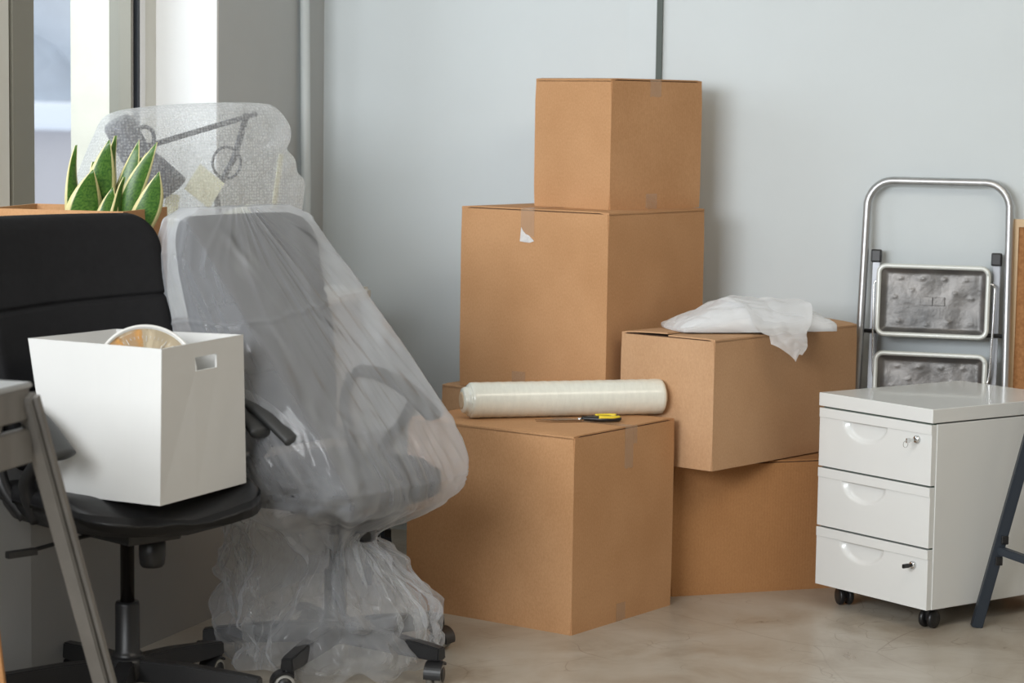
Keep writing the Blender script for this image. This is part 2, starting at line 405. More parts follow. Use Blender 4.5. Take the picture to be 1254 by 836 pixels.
# window sill board with a rounded nose and a steel bracket at the free end
bm = bmesh.new()
pr = [wp(-7.5, -.06), wp(-1.55, -.06), wp(-.98, .01), wp(-.90, .035), wp(S_END, .035), wp(S_END, O_UP), wp(S_PIER, O_UP), wp(S_PIER, O_UP - .20), wp(-7.5, O_UP - .20)][::-1]
a = [bm.verts.new((x, y, .80)) for x, y in pr]; b = [bm.verts.new((x, y, .842)) for x, y in pr]
bm.faces.new(a[::-1]); bm.faces.new(b)
for k in range(9): bm.faces.new((a[k], a[(k + 1) % 9], b[(k + 1) % 9], b[k]))
bmesh.ops.bevel(bm, geom=list(bm.edges), offset=.010, segments=3, affect='EDGES')
struct(link('trim_3', bm, M['sill']))
struct(wedge_prism('wall_window_lintel', [wp(-7.5, O_UP), wp(S_PIER, O_UP), wp(S_PIER, O_UP - .5), wp(-7.5, O_UP - .5)][::-1], 2.55, 3.0, M['reveal']))
# other sides of the room, behind and beside the camera
struct(wedge_prism('wall_right', [(3.4, -2.5), (3.6, -2.5), (3.6, 8), (3.4, 8)], 0, 3.0, M['offwall']))
struct(wedge_prism('wall_front', [(-6, -2.6), (5, -2.6), (5, -2.4), (-6, -2.4)], 0, 3.0, M['offwall']))
struct(wedge_prism('ceiling', [(-6, -2.6), (5, -2.6), (5, 9), (-6, 9)], 3.0, 3.1, M['ceiling']))
# windows: frame members and panes between piers, running toward the camera
def window(idx, s0, s1):
    w = thing('window_%d' % idx, 'x', 'x'); del w['label']; del w['category']; struct(w)
    o0, o1 = O_UP - .205, O_UP - .275
    def bar(nm, a, b, z0, z1, m, oo=(o0, o1)):
        wedge_prism(nm, [wp(a, oo[0]), wp(b, oo[0]), wp(b, oo[1]), wp(a, oo[1])][::-1], z0, z1, m, w)
    bar('window_jamb', s1 - .075, s1, .842, 2.55, M['frame_white'])
    bar('gasket', s1 - .118, s1 - .103, .88, 2.50, M['gasket'], (o0 + .004, o1 - .004))
    bar('sash_stile', s1 - .103, s1 - .075, .86, 2.52, M['reveal'], (o0 + .006, o1 - .006))
    bar('gasket', s1 - .155, s1 - .145, .88, 2.50, M['frame_grey'], (o0 + .003, o1))
    bar('sash_stile', s1 - .145, s1 - .118, .86, 2.52, M['reveal'], (o0 - .01, o1 - .004))
    bar('window_jamb', s0, s0 + .105, .842, 2.55, M['frame_grey'])
    bar('bottom_rail', s0 + .075, s1 - .155, .842, .93, M['frame_white'])
    bar('top_rail', s0 + .075, s1 - .155, 2.46, 2.55, M['frame_white'])
    bar('pane', s0 + .10, s1 - .15, .925, 2.47, M['glass'], (O_UP - .238, O_UP - .244))
window(1, -.19, S_PIER - .012)
window(2, -1.60, -.21)
window(3, -3.05, -1.62)
window(4, S_PIER - 5.17, -3.07)
struct(wedge_prism('wall_window_end', [wp(-7.5, O_UP), wp(S_PIER - 5.17, O_UP), wp(S_PIER - 5.17, O_UP - .5), wp(-7.5, O_UP - .5)][::-1], .8, 3.0, M['reveal']))
# heating pipe with a coupling in the corner
pc = CR - WD * .20 + WN * .030
pt = thing('heating_pipe', 'pale painted vertical heating pipe with thicker coupling in the room corner', 'pipe', (pc.x, pc.y, 0))
bm = bmesh.new(); tube(bm, [(.010, .01, .0), (.006, .01, .8), (-.020, .01, 3.0)], .0155, 20); link('riser', bm, M['pipe'], pt, True)
bm = bmesh.new(); lathe(bm, [(.0, .62), (.021, .62), (.023, .64), (.023, 1.02), (.021, 1.035), (.016, 1.04)], 22, c=(.006, .01, 0)); link('coupling', bm, M['pipe'], pt, True)
# narrow dark vertical strip up the back wall
q = Vector((.4505, 7.332, 0))
struct(wedge_prism('trim_4', [(q + BD * a + BN * b).to_2d() for a, b in ((-.009, -.01), (.009, -.01), (.009, .012), (-.009, .012))], 0, 3.0, M['seamstrip']))
struct(wedge_prism('trim_5', [(q + BD * a + BN * b).to_2d() for a, b in ((-.10, -.01), (-.009, -.01), (-.009, .010), (-.10, .002))], 0, 3.0, M['wall']))

# outdoors: snow, a far low building with a snowy roof, a band of winter trees
struct(wedge_prism('trim_6', [(-60, 5.9), (-3.2, 6.4), (-1.2, 12), (10, 60), (-60, 80)], -3.2, -3.0, M['snow']))
t = thing('distant_building', 'distant low building with snow covered roof seen through the window', 'building', (-8, 36, -3))
link('wall', bx((-7, 0, 0), (5, 5, 4.0)), M['farwall'], t)
bm = bmesh.new(); box(bm, (-7.4, -.4, 4.0), (5.4, 5.4, 4.42), .1)
for v in bm.verts:
    if v.co.x > 3: v.co.z -= .12
link('roof', bm, M['snow'], t)
bm = bmesh.new()
random.seed(3)
for k in range(15):
    bmesh.ops.create_icosphere(bm, subdivisions=3, radius=random.uniform(2.6, 4), matrix=Matrix.Translation((-26 + k * 2.0, 60 + random.uniform(-2, 2), random.uniform(1.5, 5.5))))
for v in bm.verts: v.co += noise.noise_vector(v.co * .6) * .8
o = link('winter_tree_line', bm, M['fartree'], smooth=True); o['kind'] = 'stuff'
tag(o, 'hazy grey line of winter trees far beyond the window', 'trees')

# ------------------------------------------------------------------ cardboard boxes
def carton(name, label, front, ang, w, d, h, z0, m, seam='L', lift=0., sag=0., minor=True):
    t_ = ang * D2R
    R = Vector((math.sin(t_), math.cos(t_), 0)); Lv = Vector((-math.cos(t_), math.sin(t_), 0))
    c = Vector((*front, z0)) + R * d / 2 + Lv * w / 2
    t = thing(name, label, 'box', c, -t_)
    th = .004; top = h - th - .003
    bm = bmesh.new()
    # body: walls and bottom as a shell, open at the top under the flaps
    vs = []
    X, Y = w / 2, d / 2
    def ring(ax, ay, z): return [bm.verts.new((sx * ax, sy * ay, z)) for sx, sy in ((-1, -1), (1, -1), (1, 1), (-1, 1))]
    nz = 6
    outer = []
    for k in range(nz + 1):
        z = top * k / nz; bulge = 1 + sag * math.sin(math.pi * k / nz)
        outer.append(ring(X * bulge, Y * bulge, z))
    inner_t = ring(X - .005, Y - .005, top); inner_b = ring(X - .005, Y - .005, .006)
    def bridge(a, b):
        for k in range(4): bm.faces.new((a[k], a[(k + 1) % 4], b[(k + 1) % 4], b[k]))
    for a, b in zip(outer, outer[1:]): bridge(a, b)
    bridge(outer[-1], inner_t); bridge(inner_t, inner_b)
    bm.faces.new(outer[0][::-1]); bm.faces.new(inner_b)
    es = [e for e in bm.edges if abs((e.verts[0].co - e.verts[1].co).z) > .01 and abs(e.verts[0].co.x) > X - .004]
    bmesh.ops.bevel(bm, geom=es, offset=.003, segments=2, affect='EDGES')
    link('body', bm, m, t)
    # two major flaps meeting at the seam
    for sgn in (-1, 1):
        bm = bmesh.new(); n = 8
        g = .0015
        def P(u, v, z):           # u across flap from hinge to seam, v along
            if seam != 'L':
                return (sgn * (X - u * (X - g)), (-Y + .0025) + v * (2 * Y - .005), z)
            return ((-X + .0025) + v * (2 * X - .005), sgn * (Y - u * (Y - g)), z)
        grid = []
        for i in range(n + 1):
            u = i / n; rowt = []; rowb = []
            for j in range(n + 1):
                v = j / n
                zz = top + lift * math.sin(u * math.pi / 2) * (v if sgn > 0 else (1 - v) * .6) - (.0025 if u == 0 else 0)
                rowt.append(bm.verts.new(P(u, v, zz + th + .003))); rowb.append(bm.verts.new(P(u, v, zz + (.003 if u > 0 else -.001))))
            grid.append((rowt, rowb))
        for i in range(n):
            for j in range(n):
                a, b = grid[i], grid[i + 1]
                bm.faces.new((a[0][j], a[0][j + 1], b[0][j + 1], b[0][j])); bm.faces.new((a[1][j], b[1][j], b[1][j + 1], a[1][j + 1]))
        for i in range(n):
            for j in (0, n):
                bm.faces.new((grid[i][0][j], grid[i + 1][0][j], grid[i + 1][1][j], grid[i][1][j]))
        for i in (0, n):
            for j in range(n): bm.faces.new((grid[i][0][j], grid[i][0][j + 1], grid[i][1][j + 1], grid[i][1][j]))
        link('flap', bm, m, t)
    # inner flap, coloured dark for the shade in the slit along the open side
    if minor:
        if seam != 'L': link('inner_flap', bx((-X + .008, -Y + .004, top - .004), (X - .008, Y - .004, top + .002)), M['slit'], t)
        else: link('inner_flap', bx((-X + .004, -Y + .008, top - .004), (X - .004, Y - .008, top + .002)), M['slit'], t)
    return t, X, Y, h

def strip(t, nm, face, pos, z0, z1, wd, X, Y, m, jag=0., over=0., seed=1):
    """tape on a side face ('r' = x+ face, 'l' = y- face), optionally wrapped over the top"""
    random.seed(seed)
    bm = bmesh.new(); n = 10; e = .0008
    rows = []
    for k in range(n + 1):
        z = z0 + (z1 - z0) * k / n
        ja = random.uniform(-jag, jag) if k == 0 else 0
        row = []
        for s in range(5):
            q_ = -wd / 2 + wd * s / 4
            zz = z + (random.uniform(-jag, jag) if k == 0 else 0)
            row.append(bm.verts.new((X + e, pos + q_, zz) if face == 'r' else (pos + q_, -Y - e, zz)))
        rows.append(row)
    if over:
        row = []
        for s in range(5):
            q_ = -wd / 2 + wd * s / 4
            row.append(bm.verts.new((X - over, pos + q_, z1 + e) if face == 'r' else (pos + q_, -Y + over, z1 + e)))
        rows.append(row)
    for a, b in zip(rows, rows[1:]):
        for s in range(4): bm.faces.new((a[s], a[s + 1], b[s + 1], b[s]))
    return link(nm, bm, m, t)

BOX = 'cardboard_box'
# C: bottom of the tall stack, mostly hidden
carton(BOX, 'brown cardboard box at the bottom of the tallest stack, mostly hidden behind the film roll', (.20, 6.72), 35, .503, .45, .556, 0, M['card_light'], 'L')
# B: big middle box
t, X, Y, h = carton(BOX, 'largest cardboard box in the middle of the tallest stack with a torn white tape triangle', (.272, 6.645), 38, .546, .50, .545, .556, M['card'], 'R')
strip(t, 'tape', 'l', -.02, h - .085, h + .0005, .05, X, Y, M['tape'], .004, over=.2, seed=2)
strip(t, 'tape', 'l', -.045, .0, .06, .05, X, Y, M['tape'], .003, seed=5)
bm = bmesh.new()
f = bm.faces.new([bm.verts.new((x, -Y - .0018, z)) for x, z in ((-.047, h - .098), (-.043, h - .055), (-.036, h - .066), (-.026, h - .075), (-.012, h - .080), (.006, h - .095), (-.01, h - .1005), (-.03, h - .0995))])
link('torn_tape', bm, M['tape_white'], t)['label'] = 'torn white tape triangle'
# D: top box
t, X, Y, h = carton(BOX, 'smaller cardboard box on top of the tallest stack', (.28, 6.80), 45, .312, .407, .385, 1.101, M['card'], 'L')
strip(t, 'tape', 'r', -.01, h - .05, h + .0005, .05, X, Y, M['tape'], .004, over=.15, seed=4)
strip(t, 'tape', 'r', -.02, 0, .045, .05, X, Y, M['tape'], .004, seed=6)
# A: front box
t, X, Y, h = carton(BOX, 'front cardboard box on the floor carrying the stretch film roll and scissors', (.169, 6.055), 35.9, .562, .498, .536, 0, M['card'], 'L')
strip(t, 'tape', 'r', .015, h - .115, h + .0005, .042, X, Y, M['tape'], .003, over=.25, seed=8)
strip(t, 'tape', 'r', .045, h - .05, h + .0007, .02, X, Y, M['tape'], .002, seed=9)
strip(t, 'tape', 'r', -.01, 0, .05, .045, X, Y, M['tape'], .004, seed=10)
# F: lower right box
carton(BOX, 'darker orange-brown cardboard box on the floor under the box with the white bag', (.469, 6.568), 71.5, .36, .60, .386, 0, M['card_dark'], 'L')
# E: upper right box
carton(BOX, 'wide cardboard box with a slightly open lid under the white plastic bag', (.565, 6.42), 40.7, .33, .735, .372, .390, M['card_light'], 'R', lift=.010)

# ------------------------------------------------------------------ roll of stretch film
def along(a, b): return math.atan2(b[1] - a[1], b[0] - a[0])
A1 = Vector((-.118, 6.375, .536)); A2 = Vector((.428, 6.53, .536))
A_rz = along(A1, A2); Lr = (A2 - A1).length
t = thing('stretch_film_roll', 'thick roll of pale stretch film lying on the front cardboard box', 'roll', (A1 + A2) / 2 + Vector((0, 0, .0505)), A_rz)
bm = bmesh.new(); H2 = Lr / 2; R_ = .050
prof = [(.024, -H2), (.044, -H2), (.049, -H2 + .004), (R_, -H2 + .012)] + [(R_ + .0005 * math.sin(k * 2.1), -H2 + .012 + (Lr - .024) * k / 50) for k in range(1, 50)] + [(R_, H2 - .012), (.049, H2 - .004), (.044, H2), (.024, H2)]
lathe(bm, prof, 40, 'X'); link('film_winding', bm, M['wraproll'], t, True)
bm = bmesh.new()
lathe(bm, [(.0185, -H2 - .022), (.024, -H2 - .022), (.024, H2 + .01), (.0185, H2 + .01)], 28, 'X')
link('core', bm, M['core'], t, True)
bm = bmesh.new()
prof = [(.026, -H2 - .020), (.034, -H2 - .018), (.037, -H2 - .012), (.036, -H2 - .006), (.043, -H2 - .003), (.046, -H2 + .004), (.02, -H2 + .004), (.024, -H2 - .018)]
lathe(bm, prof, 40, 'X')
for v in bm.verts:
    n_ = noise.noise(v.co * 60); v.co.y *= 1 + .06 * n_; v.co.z *= 1 + .06 * n_
link('film_end', bm, M['wraproll'], t, True)

# ------------------------------------------------------------------ scissors
t = thing('scissors', 'pair of scissors with black and yellow grips beside the film roll', 'scissors', (.19, 6.335, .537), 12 * D2R)
def blade(sgn):
    bm = bmesh.new()
    pts = [(-.125, sgn * .001), (-.06, sgn * .007 + .002), (-.0, .008 * sgn), (.012, .004 * sgn), (.012, -.006 * sgn), (0, -.007 * sgn), (-.06, -.003 * sgn)]
    a = [bm.verts.new((x, y, .003 + .002 * (sgn > 0))) for x, y in pts]; b = [bm.verts.new((x, y, .0048 + .002 * (sgn > 0))) for x, y in pts]
    bm.faces.new(a[::-1]); bm.faces.new(b)
    for k in range(len(pts)): bm.faces.new((a[k], a[(k + 1) % len(pts)], b[(k + 1) % len(pts)], b[k]))
    o = link('blade', bm, M['steel'], t); o.rotation_euler = (0, -.02 * 0, -sgn * .045)
blade(1); blade(-1)
bm = bmesh.new(); lathe(bm, [(0, .002), (.006, .002), (.006, .0095), (.004, .011), (0, .011)], 16); link('pivot_screw', bm, M['chrome'], t, True)
for sgn in (1, -1):
    bm = bmesh.new()
    loop = [(.008, 0), (.03, sgn * .008), (.06, sgn * .022), (.085, sgn * .026), (.105, sgn * .02), (.11, sgn * .008), (.095, sgn * .003), (.06, sgn * .004), (.03, sgn * .003), (.008, 0)]
    tube(bm, smooth_path([(x, y, .0085) for x, y in loop], 4), .0062, 10)
    g_ = link('grip', bm, M['blackplastic'], t, True)
    bm = bmesh.new()
    tube(bm, smooth_path([(.05, sgn * .020, .0135), (.07, sgn * .0255, .0135), (.09, sgn * .0265, .0135), (.108, sgn * .018, .0135)], 4), .0048, 10)
    link('grip_inlay', bm, M['yellow'], g_, True)

# ------------------------------------------------------------------ drawer cabinet
ANG = 53.6 * D2R
R_c = Vector((math.sin(ANG), math.cos(ANG), 0)); L_c = Vector((-math.cos(ANG), math.sin(ANG), 0))
W_, D_, H_ = .434, .574, .549
fc = Vector((1.130, 6.150, 0)) + R_c * D_ / 2 + L_c * W_ / 2
t = thing('drawer_cabinet', 'white metal three drawer pedestal on black castors', 'cabinet', fc, -ANG)
X, Y = W_ / 2, D_ / 2; z0 = .06
link('carcass', bx((-X, -Y + .02, z0), (X, Y, z0 + H_ - .042), .002), M['cabinet'], t)
link('top_panel', bx((-X - .001, -Y - .001, z0 + H_ - .038), (X + .001, Y, z0 + H_), .0025, 3), M['cabinet'], t)
link('recess_strip', bx((-X + .004, -Y + .0155, z0 + .002), (X - .004, -Y + .0205, z0 + H_ - .036)), M['cabgap'], t)
def drawer(zb, zt, lock):
    """front panel with a half-moon finger pull cut beneath a top lip"""
    dr = bpy.data.objects.new('drawer', None); COL.objects.link(dr); dr.parent = t; dr.location = (0, -Y, zb)
    hh = zt - zb; x0, x1 = -X + .002, X - .002
    lip = hh - .026
    bm = bmesh.new()
    # sheet built on a grid so the scoop is real relief
    nx, nz = 72, 40
    cx, rw, rh = -.035, .083, .052
    g = []
    for j in range(nz + 1):
        row = []
        for i in range(nx + 1):
            x = x0 + (x1 - x0) * i / nx; z = lip * j / nz
            u = (x - cx) / rw; v = (lip - .002 - z) / rh
            q_ = 1 - (u * u + v * v) if v > 0 else 0
            dep = 0 if q_ <= 0 else .0125 * min(1, q_ * 3.2) ** .7 * (.55 + .45 * (1 - v))
            row.append(bm.verts.new((x, .0015 + dep, z)))
        g.append(row)
    for j in range(nz):
        for i in range(nx): bm.faces.new((g[j][i], g[j][i + 1], g[j + 1][i + 1], g[j + 1][i]))
    link('drawer_front', bm, M['cabinet'], dr, True)
    link('drawer_lip', bx((x0, -.001, lip - .0005), (x1, .019, hh), .0012), M['cabinet'], dr)
    link('drawer_edge', bx((x1 - .0015, .0016, 0), (x1, .019, lip)), M['cabinet'], dr)
    link('drawer_edge', bx((x0, .0016, 0), (x0 + .0015, .019, lip)), M['cabinet'], dr)
    if lock:
        lx, lz = x1 - .052, lip - .018 - (.004 if lock == 2 else 0)
        bm = bmesh.new(); lathe(bm, [(0, .001), (.0105, .001), (.0105, -.005), (.0085, -.0075), (0, -.0075)], 22, 'Y', (lx, 0, lz))
        lk = link('lock', bm, M['chrome'], dr, True)
        bm = bmesh.new()
        if lock == 1:
            beam(bm, (lx, -.007, lz), (lx, -.030, lz - .001), .003, .008, (1, 0, 0))
            box(bm, (lx - .002, -.042, lz - .007), (lx + .002, -.028, lz + .006), .001)
            ring = [(lx, -.042 + .009 * math.cos(a_) - .002, lz - .010 + .009 * math.sin(a_)) for a_ in [k * math.pi / 9 for k in range(19)]]
            tube(bm, ring, .0008, 6)
        else:
            beam(bm, (lx, -.007, lz), (lx, -.018, lz), .003, .008, (1, 0, 0))
            box(bm, (lx - .004, -.040, lz - .006), (lx + .004, -.016, lz + .006), .003)
        link('key', bm, M['blackplastic'] if lock == 2 else M['chrome'], dr)
z1 = z0 + H_ - .042
hs = (z1 - z0 - .012) / 3
zs = [z0 + .001 + k * (hs + .005) for k in range(3)]
drawer(zs[0], zs[0] + hs, 2); drawer(zs[1], zs[1] + hs, 0); drawer(zs[2], zs[2] + hs, 1)
for (cx, cy, a_) in ((-X + .05, -Y + .07, 1.2), (X - .045, -Y + .06, .2), (X - .05, Y - .06, .8), (-X + .05, Y - .06, 2.)):
    c_ = bpy.data.objects.new('castor', None); COL.objects.link(c_); c_.parent = t; c_.location = (cx, cy, 0); c_.rotation_euler = (0, 0, a_)
    for sx in (-1, 1):
        bm = bmesh.new(); lathe(bm, [(0, -.008), (.018, -.008), (.024, -.006), (.0255, -.003), (.0255, .004), (.022, .008), (0, .008)], 26, 'X', (sx * .0135, 0, .0257)); link('wheel', bm, M['blackplastic'], c_, True)
    bm = bmesh.new(); box(bm, (-.006, -.012, .02), (.006, .014, .052), .003); box(bm, (-.015, -.017, .050), (.015, .017, .0612), .001); link('castor_fork', bm, M['blackplastic'], c_)

# ------------------------------------------------------------------ step ladder folded against the back wall
bx_, by_ = 1.098, 7.085
fz = 0.
wall_at = lambda x: 7.42 - .295 * (x - .154)
xc = 1.262
foot = Vector((xc, wall_at(xc) - .145, 0)); 
rzw = math.atan2(-.295, 1)
lean = math.atan2(.095, 1.20)
t = thing('step_ladder', 'folded aluminium step ladder leaning on the back wall behind the white cabinet', 'ladder', foot, rot=(-lean, 0, rzw))
def bar_rect(pts, w, d, nm, m, par=t):
    bm = bmesh.new(); tube(bm, pts, w, 12, flat=d); return link(nm, bm, m, par, True)
hw = .215; HT = 1.195
arc = []
for k in range(13):
    a_ = math.pi * k / 12
arcpts = [(-hw - .018, 0, .02), (-hw - .008, 0, .6), (-hw, 0, 1.07)] + [(-hw + .075 - .075 * math.cos(a_), 0, HT - .085 + .085 * math.sin(a_)) for a_ in [k * math.pi / 16 for k in range(1, 9)]] + \
         [(hw - .075 + .075 * math.sin(a_), 0, HT - .085 + .085 * math.cos(a_)) for a_ in [k * math.pi / 16 for k in range(0, 8)]] + [(hw, 0, 1.07), (hw + .006, 0, .6), (hw + .012, 0, .02)]
bar_rect(arcpts, .0125, .95, 'front_frame', M['alu'])
for sx in (-1, 1):
    bm = bmesh.new(); beam(bm, (sx * (hw - .030), .018, .03), (sx * (hw - .034), .018, .965), .022, .014, bev=.002); link('rear_leg', bm, M['darkrail'], t)
    link('rubber_cap', bx((sx * (hw - .034) - .017, .004, .945), (sx * (hw - .034) + .015, .030, .985), .005), M['blackplastic'], t)
    link('rubber_foot', bx((sx * (hw + (.015 if sx < 0 else .01)) - .016, -.016, 0), (sx * (hw + .012) + .016, .016, .04), .004), M['blackplastic'], t)
DIM = ((-.6, .65), (-.2, .65), (.2, .65), (.6, .65), (-.7, .1), (.7, .1), (-.6, -.6), (-.1, -.7), (.3, -.6), (.7, -.65), (-.4, .3), (.4, .25))
def step(zc, hh, w0):
    s_ = bpy.data.objects.new('step', None); COL.objects.link(s_); s_.parent = t; s_.location = (-.003, -.022, zc)
    # rounded rim
    bm = bmesh.new(); rc = .022; pts = []
    for (sx, sz, a0) in ((1, 1, 0), (-1, 1, 90), (-1, -1, 180), (1, -1, 270)):
        for k in range(6):
            a_ = (a0 + 90 * k / 5) * D2R
            pts.append((sx * (w0 - rc) + rc * math.cos(a_), 0, sz * (hh - rc) + rc * math.sin(a_)))
    pts.append(pts[0]); pts.append(pts[1])
    tube(bm, pts, .0075, 10, cap=False); link('step_rim', bm, M['steprim'], s_, True)
    bm = bmesh.new(); n = 50; g = []
    for j in range(n + 1):
        row = []
        for i in range(n + 1):
            x = (-1 + 2 * i / n) * (w0 - .004); z = (-1 + 2 * j / n) * (hh - .004)
            e_ = min(1, (1 - abs(-1 + 2 * i / n)) * 9, (1 - abs(-1 + 2 * j / n)) * 6)
            y = .012 * e_ + .004 * noise.noise(Vector((x * 14, z * 14, zc * 5))) - .0035 * sum(math.exp(-((x - px_ * w0) ** 2 + (z - pz_ * hh) ** 2) / .00002) for px_, pz_ in DIM)
            row.append(bm.verts.new((x, y, z)))
        g.append(row)
    for j in range(n):
        for i in range(n): bm.faces.new((g[j][i], g[j][i + 1], g[j + 1][i + 1], g[j + 1][i]))
    link('step_pan', bm, M['steppan'], s_, True)
    link('embossed_plate', bx((-.036, .0065, -.013), (-.001, .0125, .013), .001), M['steppan'], s_)
    link('embossed_plate', bx((.001, .0065, -.013), (.036, .0125, .013), .001), M['steppan'], s_)
step(.832, .104, .164); step(.560, .110, .164); step(.300, .110, .164)
bm = bmesh.new(); tube(bm, [(-hw - .008, .004, .735), (hw, .004, .735)], .0065, 10); link('cross_bar', bm, M['blackplastic'], t, True)
for sx in (-1, 1):
    bm = bmesh.new(); tube(bm, smooth_path([(sx * .162, -.018, .89), (sx * .178, -.018, .885), (sx * .181, -.018, .85), (sx * .176, -.018, .64), (sx * .170, -.018, .59), (sx * .165, -.018, .585)], 5), .0035, 8); link('link_wire', bm, M['chrome'], t, True)

# ------------------------------------------------------------------ cork board
cx0 = 1.49
t = thing('cork_board', 'cork notice board in a pale pine frame leaning on the wall behind the ladder', 'board', (cx0, wall_at(cx0) - .075, 0), rot=(-math.atan2(.04, 1.08), 0, rzw))
W2, HH = .70, 1.085
link('cork_sheet', bx((.015, -.004, .015), (W2 - .015, .008, HH - .015)), M['cork'], t)
def mitre(pts, nm):
    bm = bmesh.new(); a = [bm.verts.new((x, -.010, z)) for x, z in pts]; b = [bm.verts.new((x, .012, z)) for x, z in pts]
    bm.faces.new(a); bm.faces.new(b[::-1])
    for k in range(4): bm.faces.new((a[k], b[k], b[(k + 1) % 4], a[(k + 1) % 4]))
    link(nm, bm, M['corkwood'], t)
fw = .024
mitre([(0, 0), (fw, fw), (fw, HH - fw), (0, HH)], 'frame_side'); mitre([(W2, 0), (W2 - fw, fw), (W2 - fw, HH - fw), (W2, HH)], 'frame_side')
mitre([(0, HH), (fw, HH - fw), (W2 - fw, HH - fw), (W2, HH)], 'frame_rail'); mitre([(0, 0), (fw, fw), (W2 - fw, fw), (W2, 0)], 'frame_rail')

# ------------------------------------------------------------------ dark trestles
def dark_trestle(label, foot, top, bar_to, barf, depth):
    """A-frame: front pair of legs, a far pair, cross bars with brackets and a top rail"""
    foot, top, bar_to, depth = Vector(foot), Vector(top), Vector(bar_to), Vector(depth)
    t = thing('metal_trestle', label, 'trestle', foot)
    top = top - foot; mid = top * barf; bar = bar_to - foot - mid
    mirror = Vector((2 * top.x + .05, 2 * top.y - .02, 0))
    sd = Vector((1, 0, 0))
    for off in (Vector(), depth):
        bm = bmesh.new(); beam(bm, off, off + top, .030, .026, sd, .002); link('leg', bm, M['slate'], t)
        bm = bmesh.new(); beam(bm, off + mirror, off + top + Vector((.05, 0, 0)), .030, .026, sd, .002); link('leg', bm, M['slate'], t)
    bm = bmesh.new(); beam(bm, mid, mid + bar, .022, .020, (0, 0, 1), .002); link('cross_bar', bm, M['slate'], t)
    for k in (-1, 1):
        c = mid + top.normalized() * k * .030 + Vector((.008, -.012, 0))
        link('bracket', bx(c - Vector((.010, .006, .012)), c + Vector((.010, .006, .012)), .003), M['blackplastic'], t)
    bm = bmesh.new(); beam(bm, top + Vector((.025, 0, .012)) - depth * .05, top + Vector((.025, 0, .012)) + depth * 1.05, .09, .025, (1, 0, 0), .003); link('top_rail', bm, M['slate'], t)
    return t
dark_trestle('slate-blue metal trestle with slanted leg standing in front of the white cabinet', (1.283, 6.232, 0), (1.456, 6.232, .72), (1.62, 5.70, .18), .30, (.62, -.28, 0))
# a second one almost hidden between the wrapped chair and the front cardboard box
dark_trestle('black metal trestle leg behind the wrapped chair beside the front cardboard box', (-.335, 6.62, 0), (-.40, 6.66, .43), (-.52, 6.72, .22), .45, (-.30, .12, 0))

# ------------------------------------------------------------------ grey trestle in the left foreground
t = thing('aluminium_trestle', 'grey aluminium trestle with slanted ribbed leg in the left foreground', 'trestle', (0, 0, 0))
dv = Vector((.28, .96, 0)).normalized(); sv = Vector((dv.y, -dv.x, 0))
top = Vector((-.905, 4.30, .868))
def tp(a, b, z): return top + dv * a + sv * b + Vector((0, 0, z))
bm = bmesh.new()
beam(bm, tp(.0, -.005, -.02), tp(.42, .0, -.868 + .013), .034, .030, sv, .003)
beam(bm, tp(.0, .018, -.02), tp(.42, .023, -.868 + .013), .010, .012, sv, .001)
link('leg', bm, M['trestle'], t)
bm = bmesh.new(); beam(bm, tp(-.065, -.03, -.02), tp(-.42, -.03, -.868 + .013), .034, .030, sv, .003); link('leg', bm, M['trestle'], t)
bm = bmesh.new(); beam(bm, tp(.0, -.50, -.02), tp(.42, -.50, -.868 + .013), .034, .030, sv, .003); link('leg', bm, M['trestle'], t)
bm = bmesh.new(); beam(bm, tp(-.065, -.50, -.02), tp(-.42, -.50, -.868 + .013), .034, .030, sv, .003); link('leg', bm, M['trestle'], t)
bm = bmesh.new(); beam(bm, tp(.012, -.012, -.036), tp(-.55, -.012, -.036), .02, .062, sv, .003); link('upper_rail', bm, M['trestle'], t)
bm = bmesh.new(); beam(bm, tp(.030, -.016, -.118), tp(-.55, -.016, -.118), .02, .068, sv, .003); link('lower_rail', bm, M['trestle'], t)
bm = bmesh.new(); beam(bm, tp(.02, -.26, -.002), tp(-.55, -.26, -.002), .52, .012, sv, .003); link('top_board', bm, M['trestletop'], t)
# orange-brown board edge at the lower left corner
t = thing('wooden_board', 'narrow orange-brown board leaning at the lower left beside the grey trestle', 'board', (-1.0, 4.62, 0), rot=(0, -.11, .0))
link('panel', bx((-.24, 0, 0), (.0, .018, .36), .002), M['card_dark'], t)

# ------------------------------------------------------------------ office chair
def seat_mesh():
    bm = bmesh.new(); n = 26; m = 40; rings = []
    # superellipse outline; layers from underside to crown
    lay = [(-.088, .80), (-.084, .90), (-.070, .965), (-.045, .995), (-.020, 1.0), (-.006, .985), (.002, .95), (.006, .88), (.007, .75), (.004, .5), (.0, .25)]
    for z, s in lay:
        ring = []
        for k in range(m):
            a_ = 2 * math.pi * k / m
            c, s_ = math.cos(a_), math.sin(a_)
            x = abs(c) ** (.52) * (1 if c > 0 else -1) * .266 * s
            y = abs(s_) ** (.52) * (1 if s_ > 0 else -1) * .238 * s
            zz = z
            if y < -.1: zz -= (-.1 - y) ** 1.5 * .9            # waterfall front
            if z < -.03: zz = z + .02 * (1 - s) + (.035 * abs(x) / .25 if z > -.08 else .02 * abs(x) / .25)
            zz += .012 * (x / .25) ** 2 if z > -.01 else 0
            zz += .003 * noise.noise(Vector((x * 18, y * 18, z * 9)))
            ring.append(bm.verts.new((x, y, zz)))
        rings.append(ring)
    for a, b in zip(rings, rings[1:]):
        for k in range(m): bm.faces.new((a[k], a[(k + 1) % m], b[(k + 1) % m], b[k]))
    bm.faces.new(rings[0][::-1]); bm.faces.new(rings[-1])
    return bm
